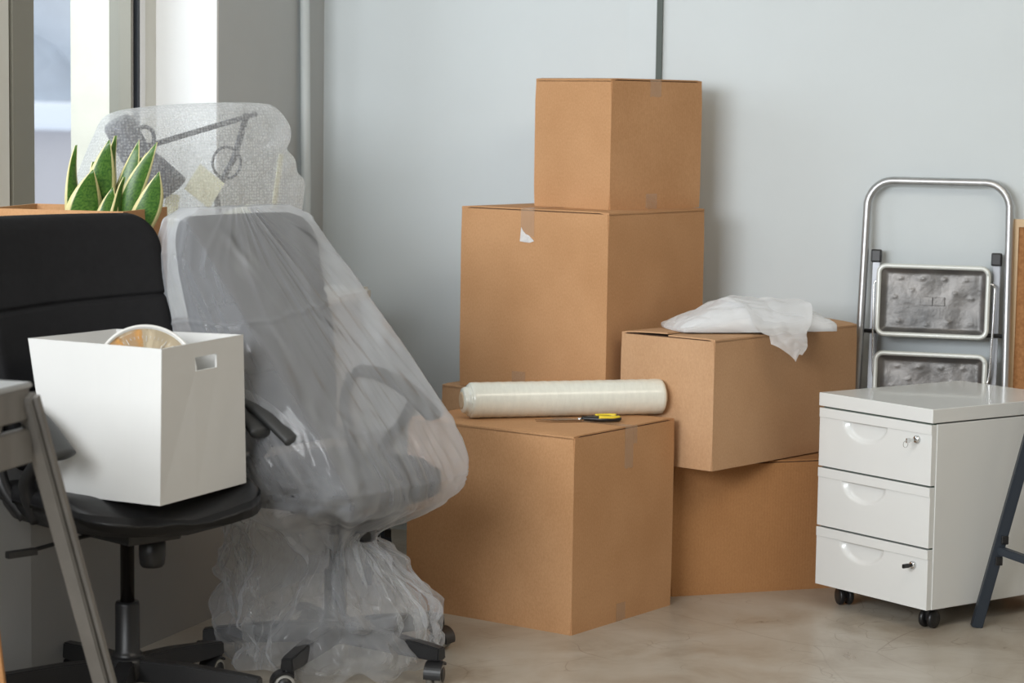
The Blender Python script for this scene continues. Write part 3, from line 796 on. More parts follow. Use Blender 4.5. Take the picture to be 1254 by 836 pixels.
def back_mesh(hb=.60, hw=.262):
    """tall padded back, curved round the sitter, horizontal stitched channel lines"""
    bm = bmesh.new(); nx, nz = 40, 150
    seams = (.19, .375)
    def outl(u, v):                                     # rounded-rectangle mapping
        x = u * hw; z = v * hb
        # narrower at the bottom, corners rounded
        wf = .86 + .14 * min(1, v / .5)
        cr = .085
        if v * hb > hb - cr:
            q_ = (v * hb - (hb - cr)) / cr
            wf *= 1 - (cr / hw) * (1 - math.sqrt(max(0, 1 - q_ * q_ * .985)))
        if v * hb < .06:
            q_ = 1 - v * hb / .06
            wf *= 1 - (.06 / hw) * (1 - math.sqrt(max(0, 1 - q_ * q_ * .985)))
        return x * wf, z
    fr, bk = [], []
    for j in range(nz + 1):
        v = j / nz; rf, rb = [], []
        for i in range(nx + 1):
            u = -1 + 2 * i / nx
            x, z = outl(u, v)
            curve = -.045 * (x / hw) ** 2                # sides come forward (-y)
            lumb = .022 * math.cos(min(1, abs(z - .15) / .3) * math.pi / 2) - .0
            rec = .10 * (z / hb)                         # recline
            e_ = min(1, (1 - abs(u)) * 7, v * 16, (1 - v) * 16); e_ = math.sqrt(max(0, 1 - (1 - e_) ** 2))
            d = .030 * e_
            for s_ in seams:
                d -= .010 * math.exp(-((z - s_ - .012 * u) / .0042) ** 2) * (e_ > .3)
            d += .002 * noise.noise(Vector((x * 12, z * 12, 0)))
            y0 = curve - lumb + rec
            rf.append(bm.verts.new((x, y0 - d, z))); rb.append(bm.verts.new((x, y0 + .022 * e_, z)))
        fr.append(rf); bk.append(rb)
    for j in range(nz):
        for i in range(nx):
            bm.faces.new((fr[j][i], fr[j][i + 1], fr[j + 1][i + 1], fr[j + 1][i])); bm.faces.new((bk[j][i], bk[j + 1][i], bk[j + 1][i + 1], bk[j][i + 1]))
    bmesh.ops.remove_doubles(bm, verts=bm.verts, dist=1e-5)
    es = [e for e in bm.edges if e.is_boundary]
    if es:
        try: bmesh.ops.bridge_loops(bm, edges=es)
        except Exception: pass
    return bm
def arm_mesh(sx):
    """looped plastic arm: pad on top, curved strut down to the seat"""
    bm = bmesh.new()
    pad = smooth_path([(sx * .275, .10, .215), (sx * .280, .02, .208), (sx * .281, -.06, .178), (sx * .279, -.125, .135), (sx * .277, -.155, .112)], 6)
    rings = tube(bm, pad, [.018] + [.036] * (len(pad) - 2) + [.018], 18, flat=.46)
    return bm
def strut_mesh(sx):
    bm = bmesh.new()
    p = smooth_path([(sx * .272, .11, .205), (sx * .266, .13, .12), (sx * .268, .10, .02), (sx * .235, .06, -.055)], 6)
    tube(bm, p, .017, 12, flat=.8)
    p = smooth_path([(sx * .276, -.085, .150), (sx * .274, -.055, .095), (sx * .272, .0, .03), (sx * .235, .01, -.055)], 6)
    tube(bm, p, .019, 12, flat=.75)
    return bm
def chair(name, label, loc, rz, seat_z, base_rot, back_top, legr=.315, seat_dy=0., seat_dx=0., lever=True):
    t = thing(name, label, 'chair', loc, rz)
    link('seat', seat_mesh(), M['leather'], t, True, loc=(seat_dx, -.015 + seat_dy, seat_z))
    hb = back_top - seat_z - .035
    link('backrest', back_mesh(hb), M['fabric'], t, True, loc=(seat_dx, .185 + seat_dy, seat_z + .035))
    bm = bmesh.new()
    tube(bm, smooth_path([(0, .0, seat_z - .10), (0, .15, seat_z - .105), (0, .25, seat_z - .06), (0, .255, seat_z + .06), (0, .262, seat_z + .2)], 6), .028, 12, flat=.35)
    link('back_bracket', bm, M['blackplastic'], t, True)
    for sx in (-1, 1):
        a_ = link('armrest', arm_mesh(sx), M['armplastic'], t, True, loc=(seat_dx, seat_dy, seat_z))
        link('arm_strut', strut_mesh(sx), M['blackplastic'], a_, True)
    # mechanism, gas column, levers
    link('tilt_mechanism', bx((-.075, -.11, seat_z - .118), (.075, .09, seat_z - .078), .008), M['blackplastic'], t)
    bm = bmesh.new(); lathe(bm, [(0, seat_z - .178), (.024, seat_z - .178), (.029, seat_z - .170), (.031, seat_z - .15), (.031, seat_z - .12), (.025, seat_z - .115), (.025, seat_z - .10), (0, seat_z - .10)], 26, c=(.014, -.078, 0)); link('tension_knob', bm, M['blackplastic'], t, True)
    bm = bmesh.new()
    if lever: tube(bm, [(-.05, .0, seat_z - .098), (-.20, -.02, seat_z - .105), (-.27, -.03, seat_z - .11)], .005, 8)
    if lever:
        box(bm, (-.345, -.043, seat_z - .121), (-.27, -.025, seat_z - .105), .003); link('height_lever', bm, M['blackplastic'], t)
    bm = bmesh.new(); lathe(bm, [(0, .09), (.034, .09), (.036, .12), (.033, .125), (.0285, .13), (.0285, .238), (.0265, .245), (0, .245)], 26); link('column_sleeve', bm, M['blackplastic'], t, True)
    bm = bmesh.new(); lathe(bm, [(0, .23), (.0165, .23), (.0165, seat_z - .12), (.022, seat_z - .12), (.022, seat_z - .10), (0, seat_z - .10)], 26); link('gas_column', bm, M['blacksteel'], t, True)
    bm = bmesh.new(); lathe(bm, [(0, .06), (.04, .06), (.045, .075), (.045, .105), (.037, .118), (0, .118)], 26); link('hub', bm, M['blackplastic'], t, True)
    for k in range(5):
        a_ = base_rot + k * 72 * D2R
        lg = bpy.data.objects.new('leg', None); COL.objects.link(lg); lg.parent = t; lg.rotation_euler = (0, 0, a_)
        bm = bmesh.new(); vs = []
        secs = [(.02, .024, .062, .112), (.15, .022, .060, .108), (.30, .019, .058, .094), (legr + .015, .017, .060, .090)]
        rr = []
        for x, w, zb, zt in secs:
            rr.append([bm.verts.new((x, sy * w * (1 if zz == zb else .8), zz)) for sy, zz in ((-1, zb), (1, zb), (1, zt), (-1, zt))])
        for p, q_ in zip(rr, rr[1:]):
            for i in range(4): bm.faces.new((p[i], p[(i + 1) % 4], q_[(i + 1) % 4], q_[i]))
        bm.faces.new(rr[0][::-1]); bm.faces.new(rr[-1])
        bmesh.ops.bevel(bm, geom=list(bm.edges), offset=.003, segments=2, affect='EDGES')
        link('leg_arm', bm, M['blackplastic'], lg)
        ca = 1.9 + k * 1.3
        cxx = legr
        ct, st = math.cos(ca), math.sin(ca)
        def place(o): o.location = (cxx, 0, 0); o.rotation_euler = (0, 0, ca - a_)
        bm = bmesh.new()
        lathe(bm, [(.018, -.019), (.0245, -.018), (.026, -.012), (.026, -.004), (.020, -.003)], 26, 'X', (0, .012, .026))
        lathe(bm, [(.018, .003), (.026, .004), (.026, .012), (.0245, .018), (.018, .019)], 26, 'X', (0, .012, .026))
        o = link('wheel', bm, M['wheelgrey'], lg, True); place(o)
        bm = bmesh.new()
        lathe(bm, [(0, -.0195), (.0185, -.0195), (.0185, .0195), (0, .0195)], 22, 'X', (0, .012, .026))
        o = link('wheel_hub', bm, M['blackplastic'], lg, True); place(o)
        # hood over the wheels
        bm = bmesh.new(); n = 14; rr = []
        for i in range(n + 1):
            b_ = (-15 + 150 * i / n) * D2R
            rr.append([bm.verts.new((sx_ * .0215, .012 + rad * math.cos(b_) * 1, .026 + rad * math.sin(b_))) for sx_, rad in ((-1, .0275), (1, .0275), (1, .032), (-1, .032))])
        for p, q_ in zip(rr, rr[1:]):
            for i in range(4): bm.faces.new((p[i], p[(i + 1) % 4], q_[(i + 1) % 4], q_[i]))
        bm.faces.new(rr[0][::-1]); bm.faces.new(rr[-1])
        box(bm, (-.012, -.012, .03), (.012, .010, .062), .003)
        o = link('castor_hood', bm, M['blackplastic'], lg); place(o)
    return t
def lat_rz(deg):   # chair local +x is the lateral axis at deg from the camera's forward direction; front is local -y
    return (90 - deg) * D2R
C1 = Vector((-.883, 5.280, 0)); RZ1 = lat_rz(45)
chair('office_chair', 'uncovered black office chair carrying the white box', C1, RZ1, .515, 57 * D2R - RZ1, 1.13)
C2 = Vector((-.432, 5.70, 0)); RZ2 = lat_rz(34)
chair('office_chair', 'black office chair shrouded under clear plastic sheeting', C2, RZ2, .50, -34 * D2R - RZ2, 1.12, seat_dy=.02, seat_dx=-.045, lever=False)

# ------------------------------------------------------------------ white box with a wall clock, on the black chair's seat

org = Vector((-.86, 5.22, .523))
t = thing('storage_box', 'open white storage box with a handle hole standing on the black chair', 'box', org)
bot = [Vector((-.7605, 4.975, .523)), Vector((-.611, 5.303, .523)), Vector((-.877, 5.448, .523)), Vector((-1.0265, 5.120, .523))]
topv = [Vector((-.758, 4.979, .866)), Vector((-.621, 5.3237, .866)), Vector((-.9318, 5.4129, .866)), Vector((-1.0865, 5.1686, .866))]
cen = sum(bot, Vector()) / 4
def side_panel(i, us=(0, 1), vs=(0, 1), hole=None, nm='side_panel'):
    a0, b0, a1, b1 = bot[i], bot[(i + 1) % 4], topv[i], topv[(i + 1) % 4]
    bm = bmesh.new(); U, V = us, vs
    n_ = (b0 - a0).cross(Vector((0, 0, 1))).normalized()
    if n_.dot((a0 + b0) / 2 - cen) < 0: n_ = -n_
    def layer(off):
        g = []
        for v in V:
            row = []
            for u in U:
                p = (a0.lerp(b0, u)).lerp(a1.lerp(b1, u), v)
                bow = .0035 * math.sin(math.pi * u) * v
                row.append(bm.verts.new(p - n_ * (off + bow) - org))
            g.append(row)
        return g
    A, B = layer(0), layer(.005)
    def solid(j, i_): return 0 <= j < len(V) - 1 and 0 <= i_ < len(U) - 1 and (j, i_) != hole
    for j in range(len(V) - 1):
        for k in range(len(U) - 1):
            if not solid(j, k): continue
            bm.faces.new((A[j][k], A[j][k + 1], A[j + 1][k + 1], A[j + 1][k])); bm.faces.new((B[j][k], B[j + 1][k], B[j + 1][k + 1], B[j][k + 1]))
            for (dj, dk, p, q_) in ((-1, 0, (j, k), (j, k + 1)), (1, 0, (j + 1, k), (j + 1, k + 1)), (0, -1, (j, k), (j + 1, k)), (0, 1, (j, k + 1), (j + 1, k + 1))):
                if not solid(j + dj, k + dk):
                    bm.faces.new((A[p[0]][p[1]], A[q_[0]][q_[1]], B[q_[0]][q_[1]], B[p[0]][p[1]]))
    return link(nm, bm, M['whitebox'], t)
side_panel(0, (0, .41, .67, 1), (0, .815, .905, 1), (1, 1)); side_panel(1, (0, .5, 1)); side_panel(2, (0, .36, .62, 1), (0, .815, .905, 1), (1, 1)); side_panel(3, (0, .25, .5, .75, 1))
bm = bmesh.new(); a = [bm.verts.new(p - org + Vector((0, 0, .0))) for p in bot]; b = [bm.verts.new(p - org + Vector((0, 0, .006))) for p in bot]
bm.faces.new(a[::-1]); bm.faces.new(b)
for k in range(4): bm.faces.new((a[k], a[(k + 1) % 4], b[(k + 1) % 4], b[k]))
link('bottom_panel', bm, M['whitebox'], t)

# wall clock leaning inside the white box
t = thing('wall_clock', 'round wall clock with white rim and amber face sticking out of the white box', 'clock', (-.825, 5.19, .786), rot=(math.radians(66), math.radians(2), math.radians(12)))
bm = bmesh.new(); lathe(bm, [(.107, .002), (.108, .012), (.111, .014), (.1145, .012), (.115, .006), (.113, -.010), (.10, -.016), (0, -.016)], 64); link('rim', bm, M['clockwhite'], t, True)
bm = bmesh.new(); lathe(bm, [(0, .004), (.108, .004)], 64)
for f in bm.faces: f.material_index = 1 if f.calc_center_median().x < -.008 else 0
link('dial', bm, [M['clockface'], M['clockorange']], t)
bm = bmesh.new()
for k in range(60):
    a_ = k * 6 * D2R; r1 = .076 if k % 5 == 0 else .084
    beam(bm, (r1 * math.cos(a_), r1 * math.sin(a_), .0055), (.090 * math.cos(a_), .090 * math.sin(a_), .0055), .0022 if k % 5 == 0 else .0011, .001, (0, 0, 1))
link('hour_marks', bm, M['clockwhite'], t)
bm = bmesh.new(); beam(bm, (-.01, -.015, .009), (.035, .065, .009), .003, .0015, (0, 0, 1)); link('minute_hand', bm, M['clockwhite'], t)
bm = bmesh.new(); beam(bm, (.01, .0, .011), (-.045, .028, .011), .004, .0015, (0, 0, 1)); link('hour_hand', bm, M['clockwhite'], t)

# ------------------------------------------------------------------ plant box on the sill and the snake plant
pf = [Vector((-.952, 5.64, 0)), Vector((-.888, 5.93, 0)), Vector((-1.240, 6.008, 0)), Vector((-1.304, 5.718, 0))]
rz = math.atan2(pf[1].y - pf[0].y, pf[1].x - pf[0].x)
cc = sum(pf, Vector()) / 4
LX = (pf[1] - pf[0]).length / 2; LY = (pf[3] - pf[0]).length / 2
t = thing('cardboard_box', 'open cardboard box on the window sill holding the snake plant', 'box', (cc.x, cc.y, .8425), rz)
hh = .288
for nm, lo, hi in (('side_panel', (-LX, -LY, 0), (LX, -LY + .005, hh)), ('side_panel', (-LX, LY - .005, 0), (LX, LY, hh)),
                   ('side_panel', (-LX, -LY + .005, 0), (-LX + .005, LY - .005, hh)), ('side_panel', (LX - .005, -LY + .005, 0), (LX, LY - .005, hh))):
    link(nm, bx(lo, hi), M['card'], t)
link('bottom_panel', bx((-LX + .005, -LY + .005, 0), (LX - .005, LY - .005, .005)), M['card'], t)
t = thing('snake_plant', 'potted snake plant with yellow-edged green leaves standing in the open cardboard box', 'plant', (-1.035, 5.825, .849))
bm = bmesh.new(); lathe(bm, [(0, 0), (.065, 0), (.085, .135), (.092, .135), (.092, .155), (.082, .155), (.080, .13), (0, .13)], 30); link('pot', bm, M['pot'], t, True)
bm = bmesh.new(); lathe(bm, [(0, .128), (.079, .132), (.079, .138), (0, .146)], 24); link('soil', bm, M['soil'], t)
def leaf(bx0, by0, tx, tz, wdt, bend, twist, ydir=0.):
    """bx0,by0 base offset; tip x offset and height; bend sideways"""
    bm = bmesh.new(); uvl = bm.loops.layers.uv.new('UVMap'); n = 22; g = []
    zb_ = .135
    for i in range(n + 1):
        q_ = i / n
        c = Vector((bx0 + (tx - bx0) * (q_ ** 1.25) + bend * math.sin(q_ * math.pi), by0 + ydir * q_, zb_ + (tz - zb_) * q_))
        w = wdt * (.55 + .45 * math.sin(min(1, q_ / .55) * math.pi / 2)) * (1 if q_ < .55 else max(0.0, 1 - ((q_ - .55) / .45) ** 1.9))
        w = max(w, .0006)
        tw = twist + .5 * q_
        row = []
        for j in range(7):
            u = -1 + j / 3
            side = Vector((math.cos(tw), math.sin(tw), 0)); nrm = Vector((-math.sin(tw), math.cos(tw), 0))
            p = c + side * w * u + nrm * (w * .22 * u * u) + nrm * .004 * math.sin(q_ * 9 + u)
            row.append((bm.verts.new(p), (j / 6, q_)))
        g.append(row)
    for i in range(n):
        for j in range(6):
            q4 = (g[i][j], g[i][j + 1], g[i + 1][j + 1], g[i + 1][j])
            f = bm.faces.new([v for v, _ in q4])
            for lp, (_, uv) in zip(f.loops, q4): lp[uvl].uv = uv
    me = bpy.data.meshes.new('leaf'); bm.to_mesh(me); bm.free()
    for p in me.polygons: p.use_smooth = True
    me.materials.append(M['leaf'])
    o = bpy.data.objects.new('leaf', me); COL.objects.link(o); o.parent = t
    sm = o.modifiers.new('thickness', 'SOLIDIFY'); sm.thickness = .0022
LF = [(-.045, .02, -.068, .437, .015, -.022, .5, 0), (-.01, .0, .018, .452, .026, -.012, -.1, 0), (.0, .03, .030, .462, .018, .0, .6, 0), (.01, .04, .085, .452, .018, .0, -.5, 0),
      (.03, .0, .140, .448, .019, -.012, -.35, -.02), (.03, .035, .108, .420, .021, .006, .4, 0), (.045, -.03, .150, .375, .024, .018, -.2, -.02), (-.035, -.04, -.012, .378, .031, -.012, .1, -.02),
      (.0, -.05, .035, .335, .020, .0, -.1, 0), (.02, .05, .090, .408, .020, .012, .2, 0), (-.04, .04, -.030, .395, .014, 0, .8, .01), (.05, .02, .110, .40, .018, .01, 1.0, .02),
      (-.055, -.01, -.052, .345, .015, -.01, -.5, 0), (.02, -.03, .062, .360, .018, 0, .8, 0)]
for a_ in LF: leaf(*a_[:4], a_[4] * 1.55, *a_[5:])

# ------------------------------------------------------------------ bubble-wrapped desk lamp on the sill
WL = Vector((-1.185, 6.405, .8425)); WR = Vector((-.67, 6.755, .8425))
ax = (WR - WL); LW = ax.length; rzl = math.atan2(ax.y, ax.x)
t = thing('desk_lamp', 'dark grey jointed desk lamp packed inside bubble wrap on the sill', 'lamp', WL, rzl)
bm = bmesh.new(); lathe(bm, [(0, .0), (.07, .0), (.07, .012), (.02, .02), (0, .02)], 28, c=(.45, 0, 0)); link('base', bm, M['lampgrey'], t, True)
bm = bmesh.new(); tube(bm, [(.45, 0, .02), (.40, .0, .30), (.46, 0, .40), (.50, 0, .525)], .009, 10); link('lower_arm', bm, M['lampgrey'], t, True)
bm = bmesh.new(); beam(bm, (.155, -.02, .425), (.52, -.02, .525), .018, .014, (0, 1, 0), .002); link('upper_arm', bm, M['lampgrey'], t)
bm = bmesh.new(); tube(bm, [(.42 + .045 * math.cos(a_), -.03, .385 + .045 * math.sin(a_)) for a_ in [k * math.pi / 10 for k in range(21)]], .004, 8); link('spring_loop', bm, M['lampgrey'], t, True)
bm = bmesh.new(); tube(bm, smooth_path([(.13, -.03, .46), (.16, -.03, .485), (.19, -.03, .47), (.19, -.03, .42), (.165, -.03, .40)], 5), .006, 8); link('handle', bm, M['lampgrey'], t, True)
hd = bpy.data.objects.new('head', None); COL.objects.link(hd); hd.parent = t; hd.location = (.085, -.02, .50); hd.rotation_euler = (0, math.radians(-32), 0)
bm = bmesh.new(); lathe(bm, [(0, .0), (.038, .0), (.044, -.012), (.044, -.115), (.060, -.15), (.088, -.235), (.084, -.235), (.052, -.15), (0, -.13)], 30); link('lamp_shade', bm, M['lampgrey'], hd, True)
for nm, loc, sz, ry, rzz in (('paper_note', (.335, -.06, .32), (.10, .002, .085), .6, .1), ('paper_note', (.23, -.06, .255), (.05, .002, .09), .2, .3), ('paper_note', (.60, .0, .33), (.045, .002, .16), .15, .8), ('paper_note', (.42, -.06, .21), (.14, .002, .08), -.3, .0)):
    o = link(nm, bx(Vector(sz) * -.5, Vector(sz) * .5), M['note'], None, loc=None); tag(o, 'pale yellow note paper inside the bubble wrap', 'paper', 'yellow note papers in the bubble wrap')
    o.matrix_world = Matrix.Translation(WL) @ Matrix.Rotation(rzl, 4, 'Z') @ Matrix.Translation(loc) @ Matrix.Rotation(ry, 4, 'Y') @ Matrix.Rotation(rzz, 4, 'Z')
outl = [(-.045, .0), (-.05, .12), (-.04, .26), (-.005, .36), (.035, .455), (.075, .515), (.165, .538), (.345, .553), (.52, .556), (.575, .545), (.618, .50), (.622, .46), (.61, .43), (.635, .40), (.645, .36), (.668, .33), (.66, .24), (.64, .12), (.65, .0)]
def wrap_mesh(outl, cz, cx, thick, nr=26, amp=.012, seed=0.):
    bm = bmesh.new()
    # resample the outline evenly
    P = smooth_path([(a, 0, b) for a, b in outl], 8); closed = P
    n = len(closed); c = Vector((cx, 0, cz)); sides = []
    for sg in (-1, 1):
        rows = []
        for j in range(nr + 1):
            q_ = j / nr; row = []
            for p in closed:
                v = c.lerp(p, math.sin(q_ * math.pi / 2))
                d = thick * math.cos(q_ * math.pi / 2) ** .55 if q_ < 1 else 0
                s_ = Vector((v.x * 5 + seed, sg * 3, v.z * 3.2 + v.x * 3))
                rd = 1 - abs(noise.noise(s_)) * 2
                rd2 = 1 - abs(noise.noise(s_ * 2.7)) * 2
                d += (amp * rd + amp * .5 * rd2 - amp * .6) * math.cos(q_ * math.pi / 2) ** .3 if q_ < 1 else 0
                row.append(Vector((v.x, sg * max(d, .0), v.z)))
            rows.append(row)
        sides.append(rows)
    V = [[[bm.verts.new(p) for p in row] for row in rows] for rows in sides]
    for s_, rows in enumerate(V):
        for a, b in zip(rows, rows[1:]):
            for k in range(n - 1): bm.faces.new((a[k], a[k + 1], b[k + 1], b[k]))
    bmesh.ops.remove_doubles(bm, verts=bm.verts, dist=2e-4)
    return bm
o = link('bubble_wrap', wrap_mesh(outl, .22, .31, .115), M['bubble'], None, True, loc=WL, rot=(0, 0, rzl))
tag(o, 'translucent bubble wrap sheeting bundled round the desk lamp on the sill', 'bubble wrap')

# ------------------------------------------------------------------ white plastic bag on the upper right box
BO = Vector((.686, 6.705, .766))
t = thing('plastic_bag', 'crinkled white plastic bag of folded sheets lying on the wide cardboard box', 'bag', BO, 14 * D2R)
def crumple(v, k=1.):
    w_ = noise.noise_vector(v * 5) * .35
    def fc(u):
        d = noise.voronoi(u)[0]; return min(1, (d[1] - d[0]) * 1.6)
    u = Vector((v.x * 4.2 + v.y * 3, v.y * 10, v.z * 12)) + w_
    return k * (.016 * (fc(u) - .45) + .008 * (fc(u * 2.1 + w_) - .4) + .004 * (1 - 2 * abs(noise.noise(u * 3.4))))
def bag_h(x, y):
    """height of the stack of folded sheets under the film"""
    e = max(0, 1 - abs(x / .243) ** 3.) ** .62 * max(0, 1 - abs(y / .124) ** 2.6) ** .55
    return .088 * e * (.93 + .07 * math.cos((x + .02) * 16)) * (1 - .50 * max(0, (-x - .05) / .2))
def bag_skin(nx, ny, top_add, amp, inset):
    bm = bmesh.new(); g = []
    for sgn in (1, -1):
        rows = []
        for i in range(nx + 1):
            row = []
            for j in range(ny + 1):
                u = math.sin((-1 + 2 * i / nx) * math.pi / 2); v = math.sin((-1 + 2 * j / ny) * math.pi / 2)
                X_ = u * (.245 - inset) * (1 - .06 * v * v); Y_ = v * (.125 - inset) * (1 - .12 * u * u)
                if sgn > 0:
                    z = bag_h(X_, Y_) + top_add
                    z += crumple(Vector((X_, Y_, z)), amp) * (1 if max(abs(u), abs(v)) < .999 else 0)
                    z = max(z, .004)
                else: z = .002
                ed = crumple(Vector((X_ * 1.3, Y_ * 1.3, .5)), amp)
                row.append(bm.verts.new((X_ * (1 + ed * 1.2), Y_ * (1 + ed * 3), z)))
            rows.append(row)
        for a, b in zip(rows, rows[1:]):
            for k in range(ny): bm.faces.new((a[k], a[k + 1], b[k + 1], b[k]))
        g.append(rows)
    T_, B_ = g
    ringT = [T_[i][0] for i in range(nx + 1)] + [T_[nx][j] for j in range(1, ny + 1)] + [T_[i][ny] for i in range(nx - 1, -1, -1)] + [T_[0][j] for j in range(ny - 1, 0, -1)]
    ringB = [B_[i][0] for i in range(nx + 1)] + [B_[nx][j] for j in range(1, ny + 1)] + [B_[i][ny] for i in range(nx - 1, -1, -1)] + [B_[0][j] for j in range(ny - 1, 0, -1)]
    n = len(ringT)
    for k in range(n): bm.faces.new((ringT[k], ringT[(k + 1) % n], ringB[(k + 1) % n], ringB[k]))
    return bm
link('folded_sheets', bag_skin(60, 36, -.006, .35, .012), M['bagfill'], t, True)
link('outer_bag', bag_skin(150, 90, .004, .75, 0), M['bag'], t, True)
# loose tail of the bag spread over the lid and hanging down over the box edge
bm = bmesh.new(); g = []
cl = smooth_path([(.02, -.02, .090), (.045, -.075, .072), (.052, -.125, .022), (.055, -.170, .006), (.058, -.203, -.006), (.064, -.213, -.030), (.072, -.215, -.052)], 8)
n = len(cl)
for i, p in enumerate(cl):
    q_ = i / (n - 1); w = .115 * (1 - q_) ** 1.2 + .010 + .008 * math.sin(q_ * math.pi)
    row = []
    for j in range(31):
        u = -1 + j / 15
        c_ = crumple(Vector((u * w * 1.2 + 3, q_ * .3, 0)), .8)
        dz = .006 * math.sin(u * 6 + q_ * 5) * (1 - q_) + c_ * .6
        row.append(bm.verts.new(p + Vector((u * w + .01 * math.sin(q_ * 9), -abs(dz) if q_ > .6 else -.01 * u * u, max(dz, 0) if q_ < .62 else -.012 * abs(u) + .01 * u))))
    g.append(row)
for a, b in zip(g, g[1:]):
    for j in range(30): bm.faces.new((a[j], a[j + 1], b[j + 1], b[j]))
link('bag_tail', bm, M['bag'], t, True)

# ------------------------------------------------------------------ plastic sheeting round the second chair
def hull_points():
    pts = []
    for x in (-.270, .270):
        k = 1 if x > 0 else -1
        pts += [(x * .95, .21, .62), (x, .30, .70), (x, .345, 1.03), (x * .98, .25, 1.03), (x * .62, .28, 1.140), (x * .62, .34, 1.140), (x * .86, .265, 1.115), (x * .86, .34, 1.115)]
        pts += [(k * .262 + .004, -.170, .620), (k * .270, -.12, .665), (k * .30, .04, .725), (k * .285, -.14, .58)]
        pts += [(x * .91, -.245, .485), (x * .82, -.245, .45), (x * 1.1, .2, .45)]
    return [(a - .045, b - .02, c) for a, b, c in pts]
bmh = bmesh.new()
for p in hull_points(): bmh.verts.new(p)
bmesh.ops.convex_hull(bmh, input=bmh.verts); bmesh.ops.triangulate(bmh, faces=bmh.faces)
TREE = BVHTree.FromBMesh(bmh); bmh.free()
def rid(v): return 1 - 2 * abs(noise.noise(v))
def facet(v):
    d = noise.voronoi(v)[0]
    return min(1., (d[1] - d[0]) * 1.6)
def prof(z, tab):
    for (z0, r0_), (z1, r1_) in zip(tab, tab[1:]):
        if z <= z0 and z >= z1:
            k = (z0 - z) / (z0 - z1); k = k * k * (3 - 2 * k)
            return r0_ + (r1_ - r0_) * k
    return tab[-1][1]
RIGHT = ((.46, .25), (.385, .165), (.33, .08), (.27, .155), (.14, .265), (.04, .285), (0, .26))
LEFT = ((.46, .30), (.38, .265), (.27, .285), (.20, .28), (.04, .255), (0, .25))
FRONT = ((.46, .27), (.36, .15), (.29, .075), (.20, .16), (.12, .24), (.04, .26), (0, .25))
BACK = ((.46, .22), (.33, .15), (.2, .22), (0, .27))
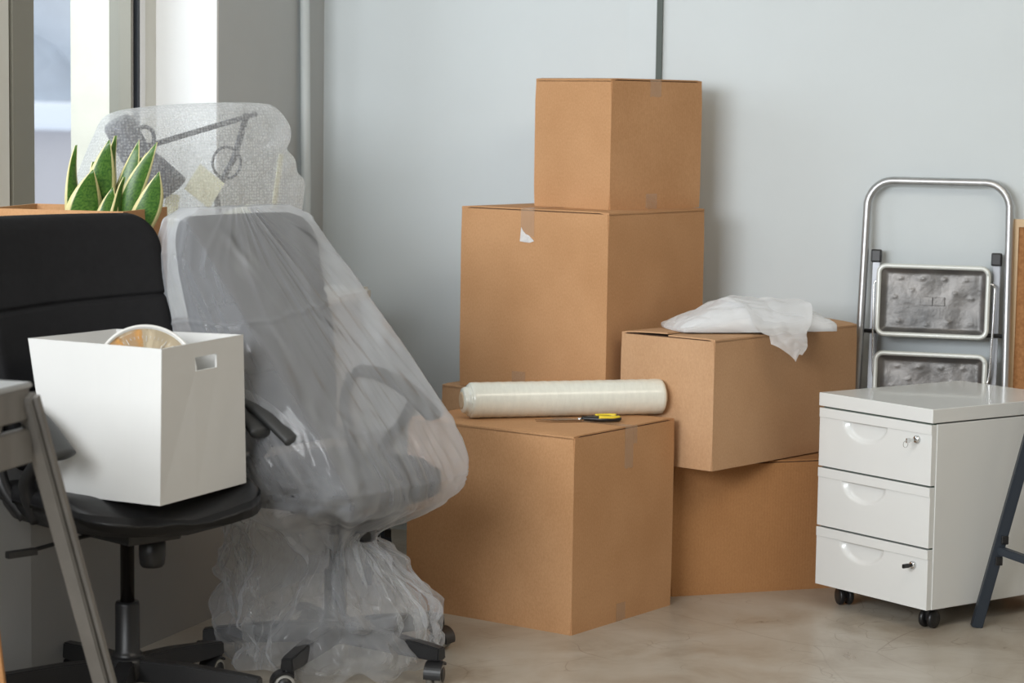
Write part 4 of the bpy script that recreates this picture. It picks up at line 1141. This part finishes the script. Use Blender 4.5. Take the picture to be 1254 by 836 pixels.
def sheet(nz, m, z_top, z_bot, shrink=1., seed=0., amp=1.):
    bm = bmesh.new(); rings = []
    for j in range(nz + 1):
        q_ = j / nz; z = z_top - (z_top - z_bot) * q_
        ring = []
        cy = .30 if z > 1.0 else (.30 - (1.0 - z) / .5 * .29 if z > .5 else .01)
        for k in range(m):
            a_ = 2 * math.pi * k / m; d = Vector((math.cos(a_), math.sin(a_), 0))
            o_ = Vector((-.045 * max(0, min(1, (z - .30) / .3)), cy, max(z, .46)))
            hit = TREE.ray_cast(o_ - Vector((0, 0, .0005)), d)
            r = (hit[0] - o_).length if hit[0] else .05
            low = max(0, min(1, (.52 - z) / .12))
            if z < .46:
                ph = a_ + RZ2; c, s_ = math.cos(ph), math.sin(ph)
                tgt = (prof(z, RIGHT) * max(c, 0) ** 2 + prof(z, LEFT) * max(-c, 0) ** 2 + prof(z, FRONT) * max(-s_, 0) ** 2 + prof(z, BACK) * max(s_, 0) ** 2)
                w_ = min(1, (.46 - z) / .12); w_ = w_ * w_ * (3 - 2 * w_); r = r * (1 - w_) + tgt * w_
            r *= shrink
            C_, S_ = math.cos(a_), math.sin(a_)
            # taut part: long shallow folds that fan out from the top of the back
            u = Vector((C_ * 2.2 + seed, S_ * 2.2, z * .9 + C_ * .8))
            f1 = rid(u * 1.9); f2 = rid(Vector((C_ * 7 + z * 2.2, S_ * 7, z * 1.3 + seed))); f3 = rid(Vector((C_ * 11 - z * 4, S_ * 11, z * 3.2)))
            taut = .0045 * f1 + .0045 * f2 + .0022 * f3 - .004 + .004 * math.exp(-((z - .90 - .03 * C_ + .012 * noise.noise(Vector((C_ * 3, S_ * 3, 1)))) / .004) ** 2)
            if z < .66: taut += .010 * min(1, (.66 - z) / .12) * (rid(Vector((C_ * 9 + z, S_ * 9, z * 1.6))) - .3)
            # gathered part: pleats round the neck, faceted crumples in the skirt
            g = Vector((C_ * 2.6 + seed * 2, S_ * 2.6, z * 6.5))
            warp = noise.noise_vector(g * .6) * .8
            loose = .052 * (facet(g * .72 + warp) - .45) + .016 * (facet(g * 1.7 + warp) - .4) + .004 * (rid(g * 3.3 + warp) - .2)
            pleat = .014 * rid(Vector((C_ * 8 + seed, S_ * 8, z * 2.5))) * max(0, 1 - abs(z - .32) / .16)
            r += taut * (1 - low) + (loose + pleat) * low * amp
            r += .004
            p = o_ + d * max(r, .03); p.z = z + low * .02 * (noise.noise(g * 1.1 + warp)) * amp
            if z < .14: p.z += .045 * max(0, noise.noise(Vector((C_ * 2.5 + seed, S_ * 2.5, 4)))) * (1 - z / .14) 
            ring.append(bm.verts.new((p.x, p.y, max(p.z, .003))))
        rings.append(ring)
    for a, b in zip(rings, rings[1:]):
        for k in range(m): bm.faces.new((a[k], a[(k + 1) % m], b[(k + 1) % m], b[k]))
    if z_top > 1: bm.faces.new(rings[0][::-1])
    return bm
o = link('plastic_sheet', sheet(250, 340, 1.1395, .012), M['film'], None, True, loc=C2, rot=(0, 0, RZ2))
tag(o, 'clear plastic sheeting draped over the second office chair and bunched at its base', 'plastic sheet')
link('inner_fold', sheet(90, 260, .36, .02, .82, 3.7, .9), M['film2'], o, True)

# ------------------------------------------------------------------ light
w = bpy.data.worlds.new('world'); SC.world = w; w.use_nodes = True
bg = w.node_tree.nodes['Background']; bg.inputs[0].default_value = (.88, .92, .98, 1); bg.inputs[1].default_value = 1.0
def area(nm, loc, target, sx, sy, power, col):
    l = bpy.data.lights.new(nm, 'AREA'); l.shape = 'RECTANGLE'; l.size = sx; l.size_y = sy; l.energy = power; l.color = col
    o = bpy.data.objects.new(nm, l); COL.objects.link(o); o.location = loc
    d = Vector(target) - Vector(loc); o.rotation_euler = d.to_track_quat('-Z', 'Y').to_euler()
    return o
wl = P0 + WD * (-4.4) + WN * .2
area('window_daylight', (wl.x, wl.y, 1.95), (.3, 6.2, .9), 2.8, 1.3, 138, (.94, .97, 1.))
area('warm_room_fill', (1.3, 4.2, 2.9), (.6, 6.0, 0), 2.0, 1.0, 22, (1., .91, .78))  # added fill lamp for warm ambient light, not a fixture of the room
area('window_daylight_near', (-1.75, 6.2, 1.9), (-.2, 6.9, 1.0), 1.0, 1.2, 14, (.92, .96, 1.))
SC.cycles.transparent_max_bounces = 24
SC.cycles.max_bounces = 8
SC.view_settings.view_transform = 'Standard'
SC.view_settings.look = 'None'
SC.view_settings.exposure = .46
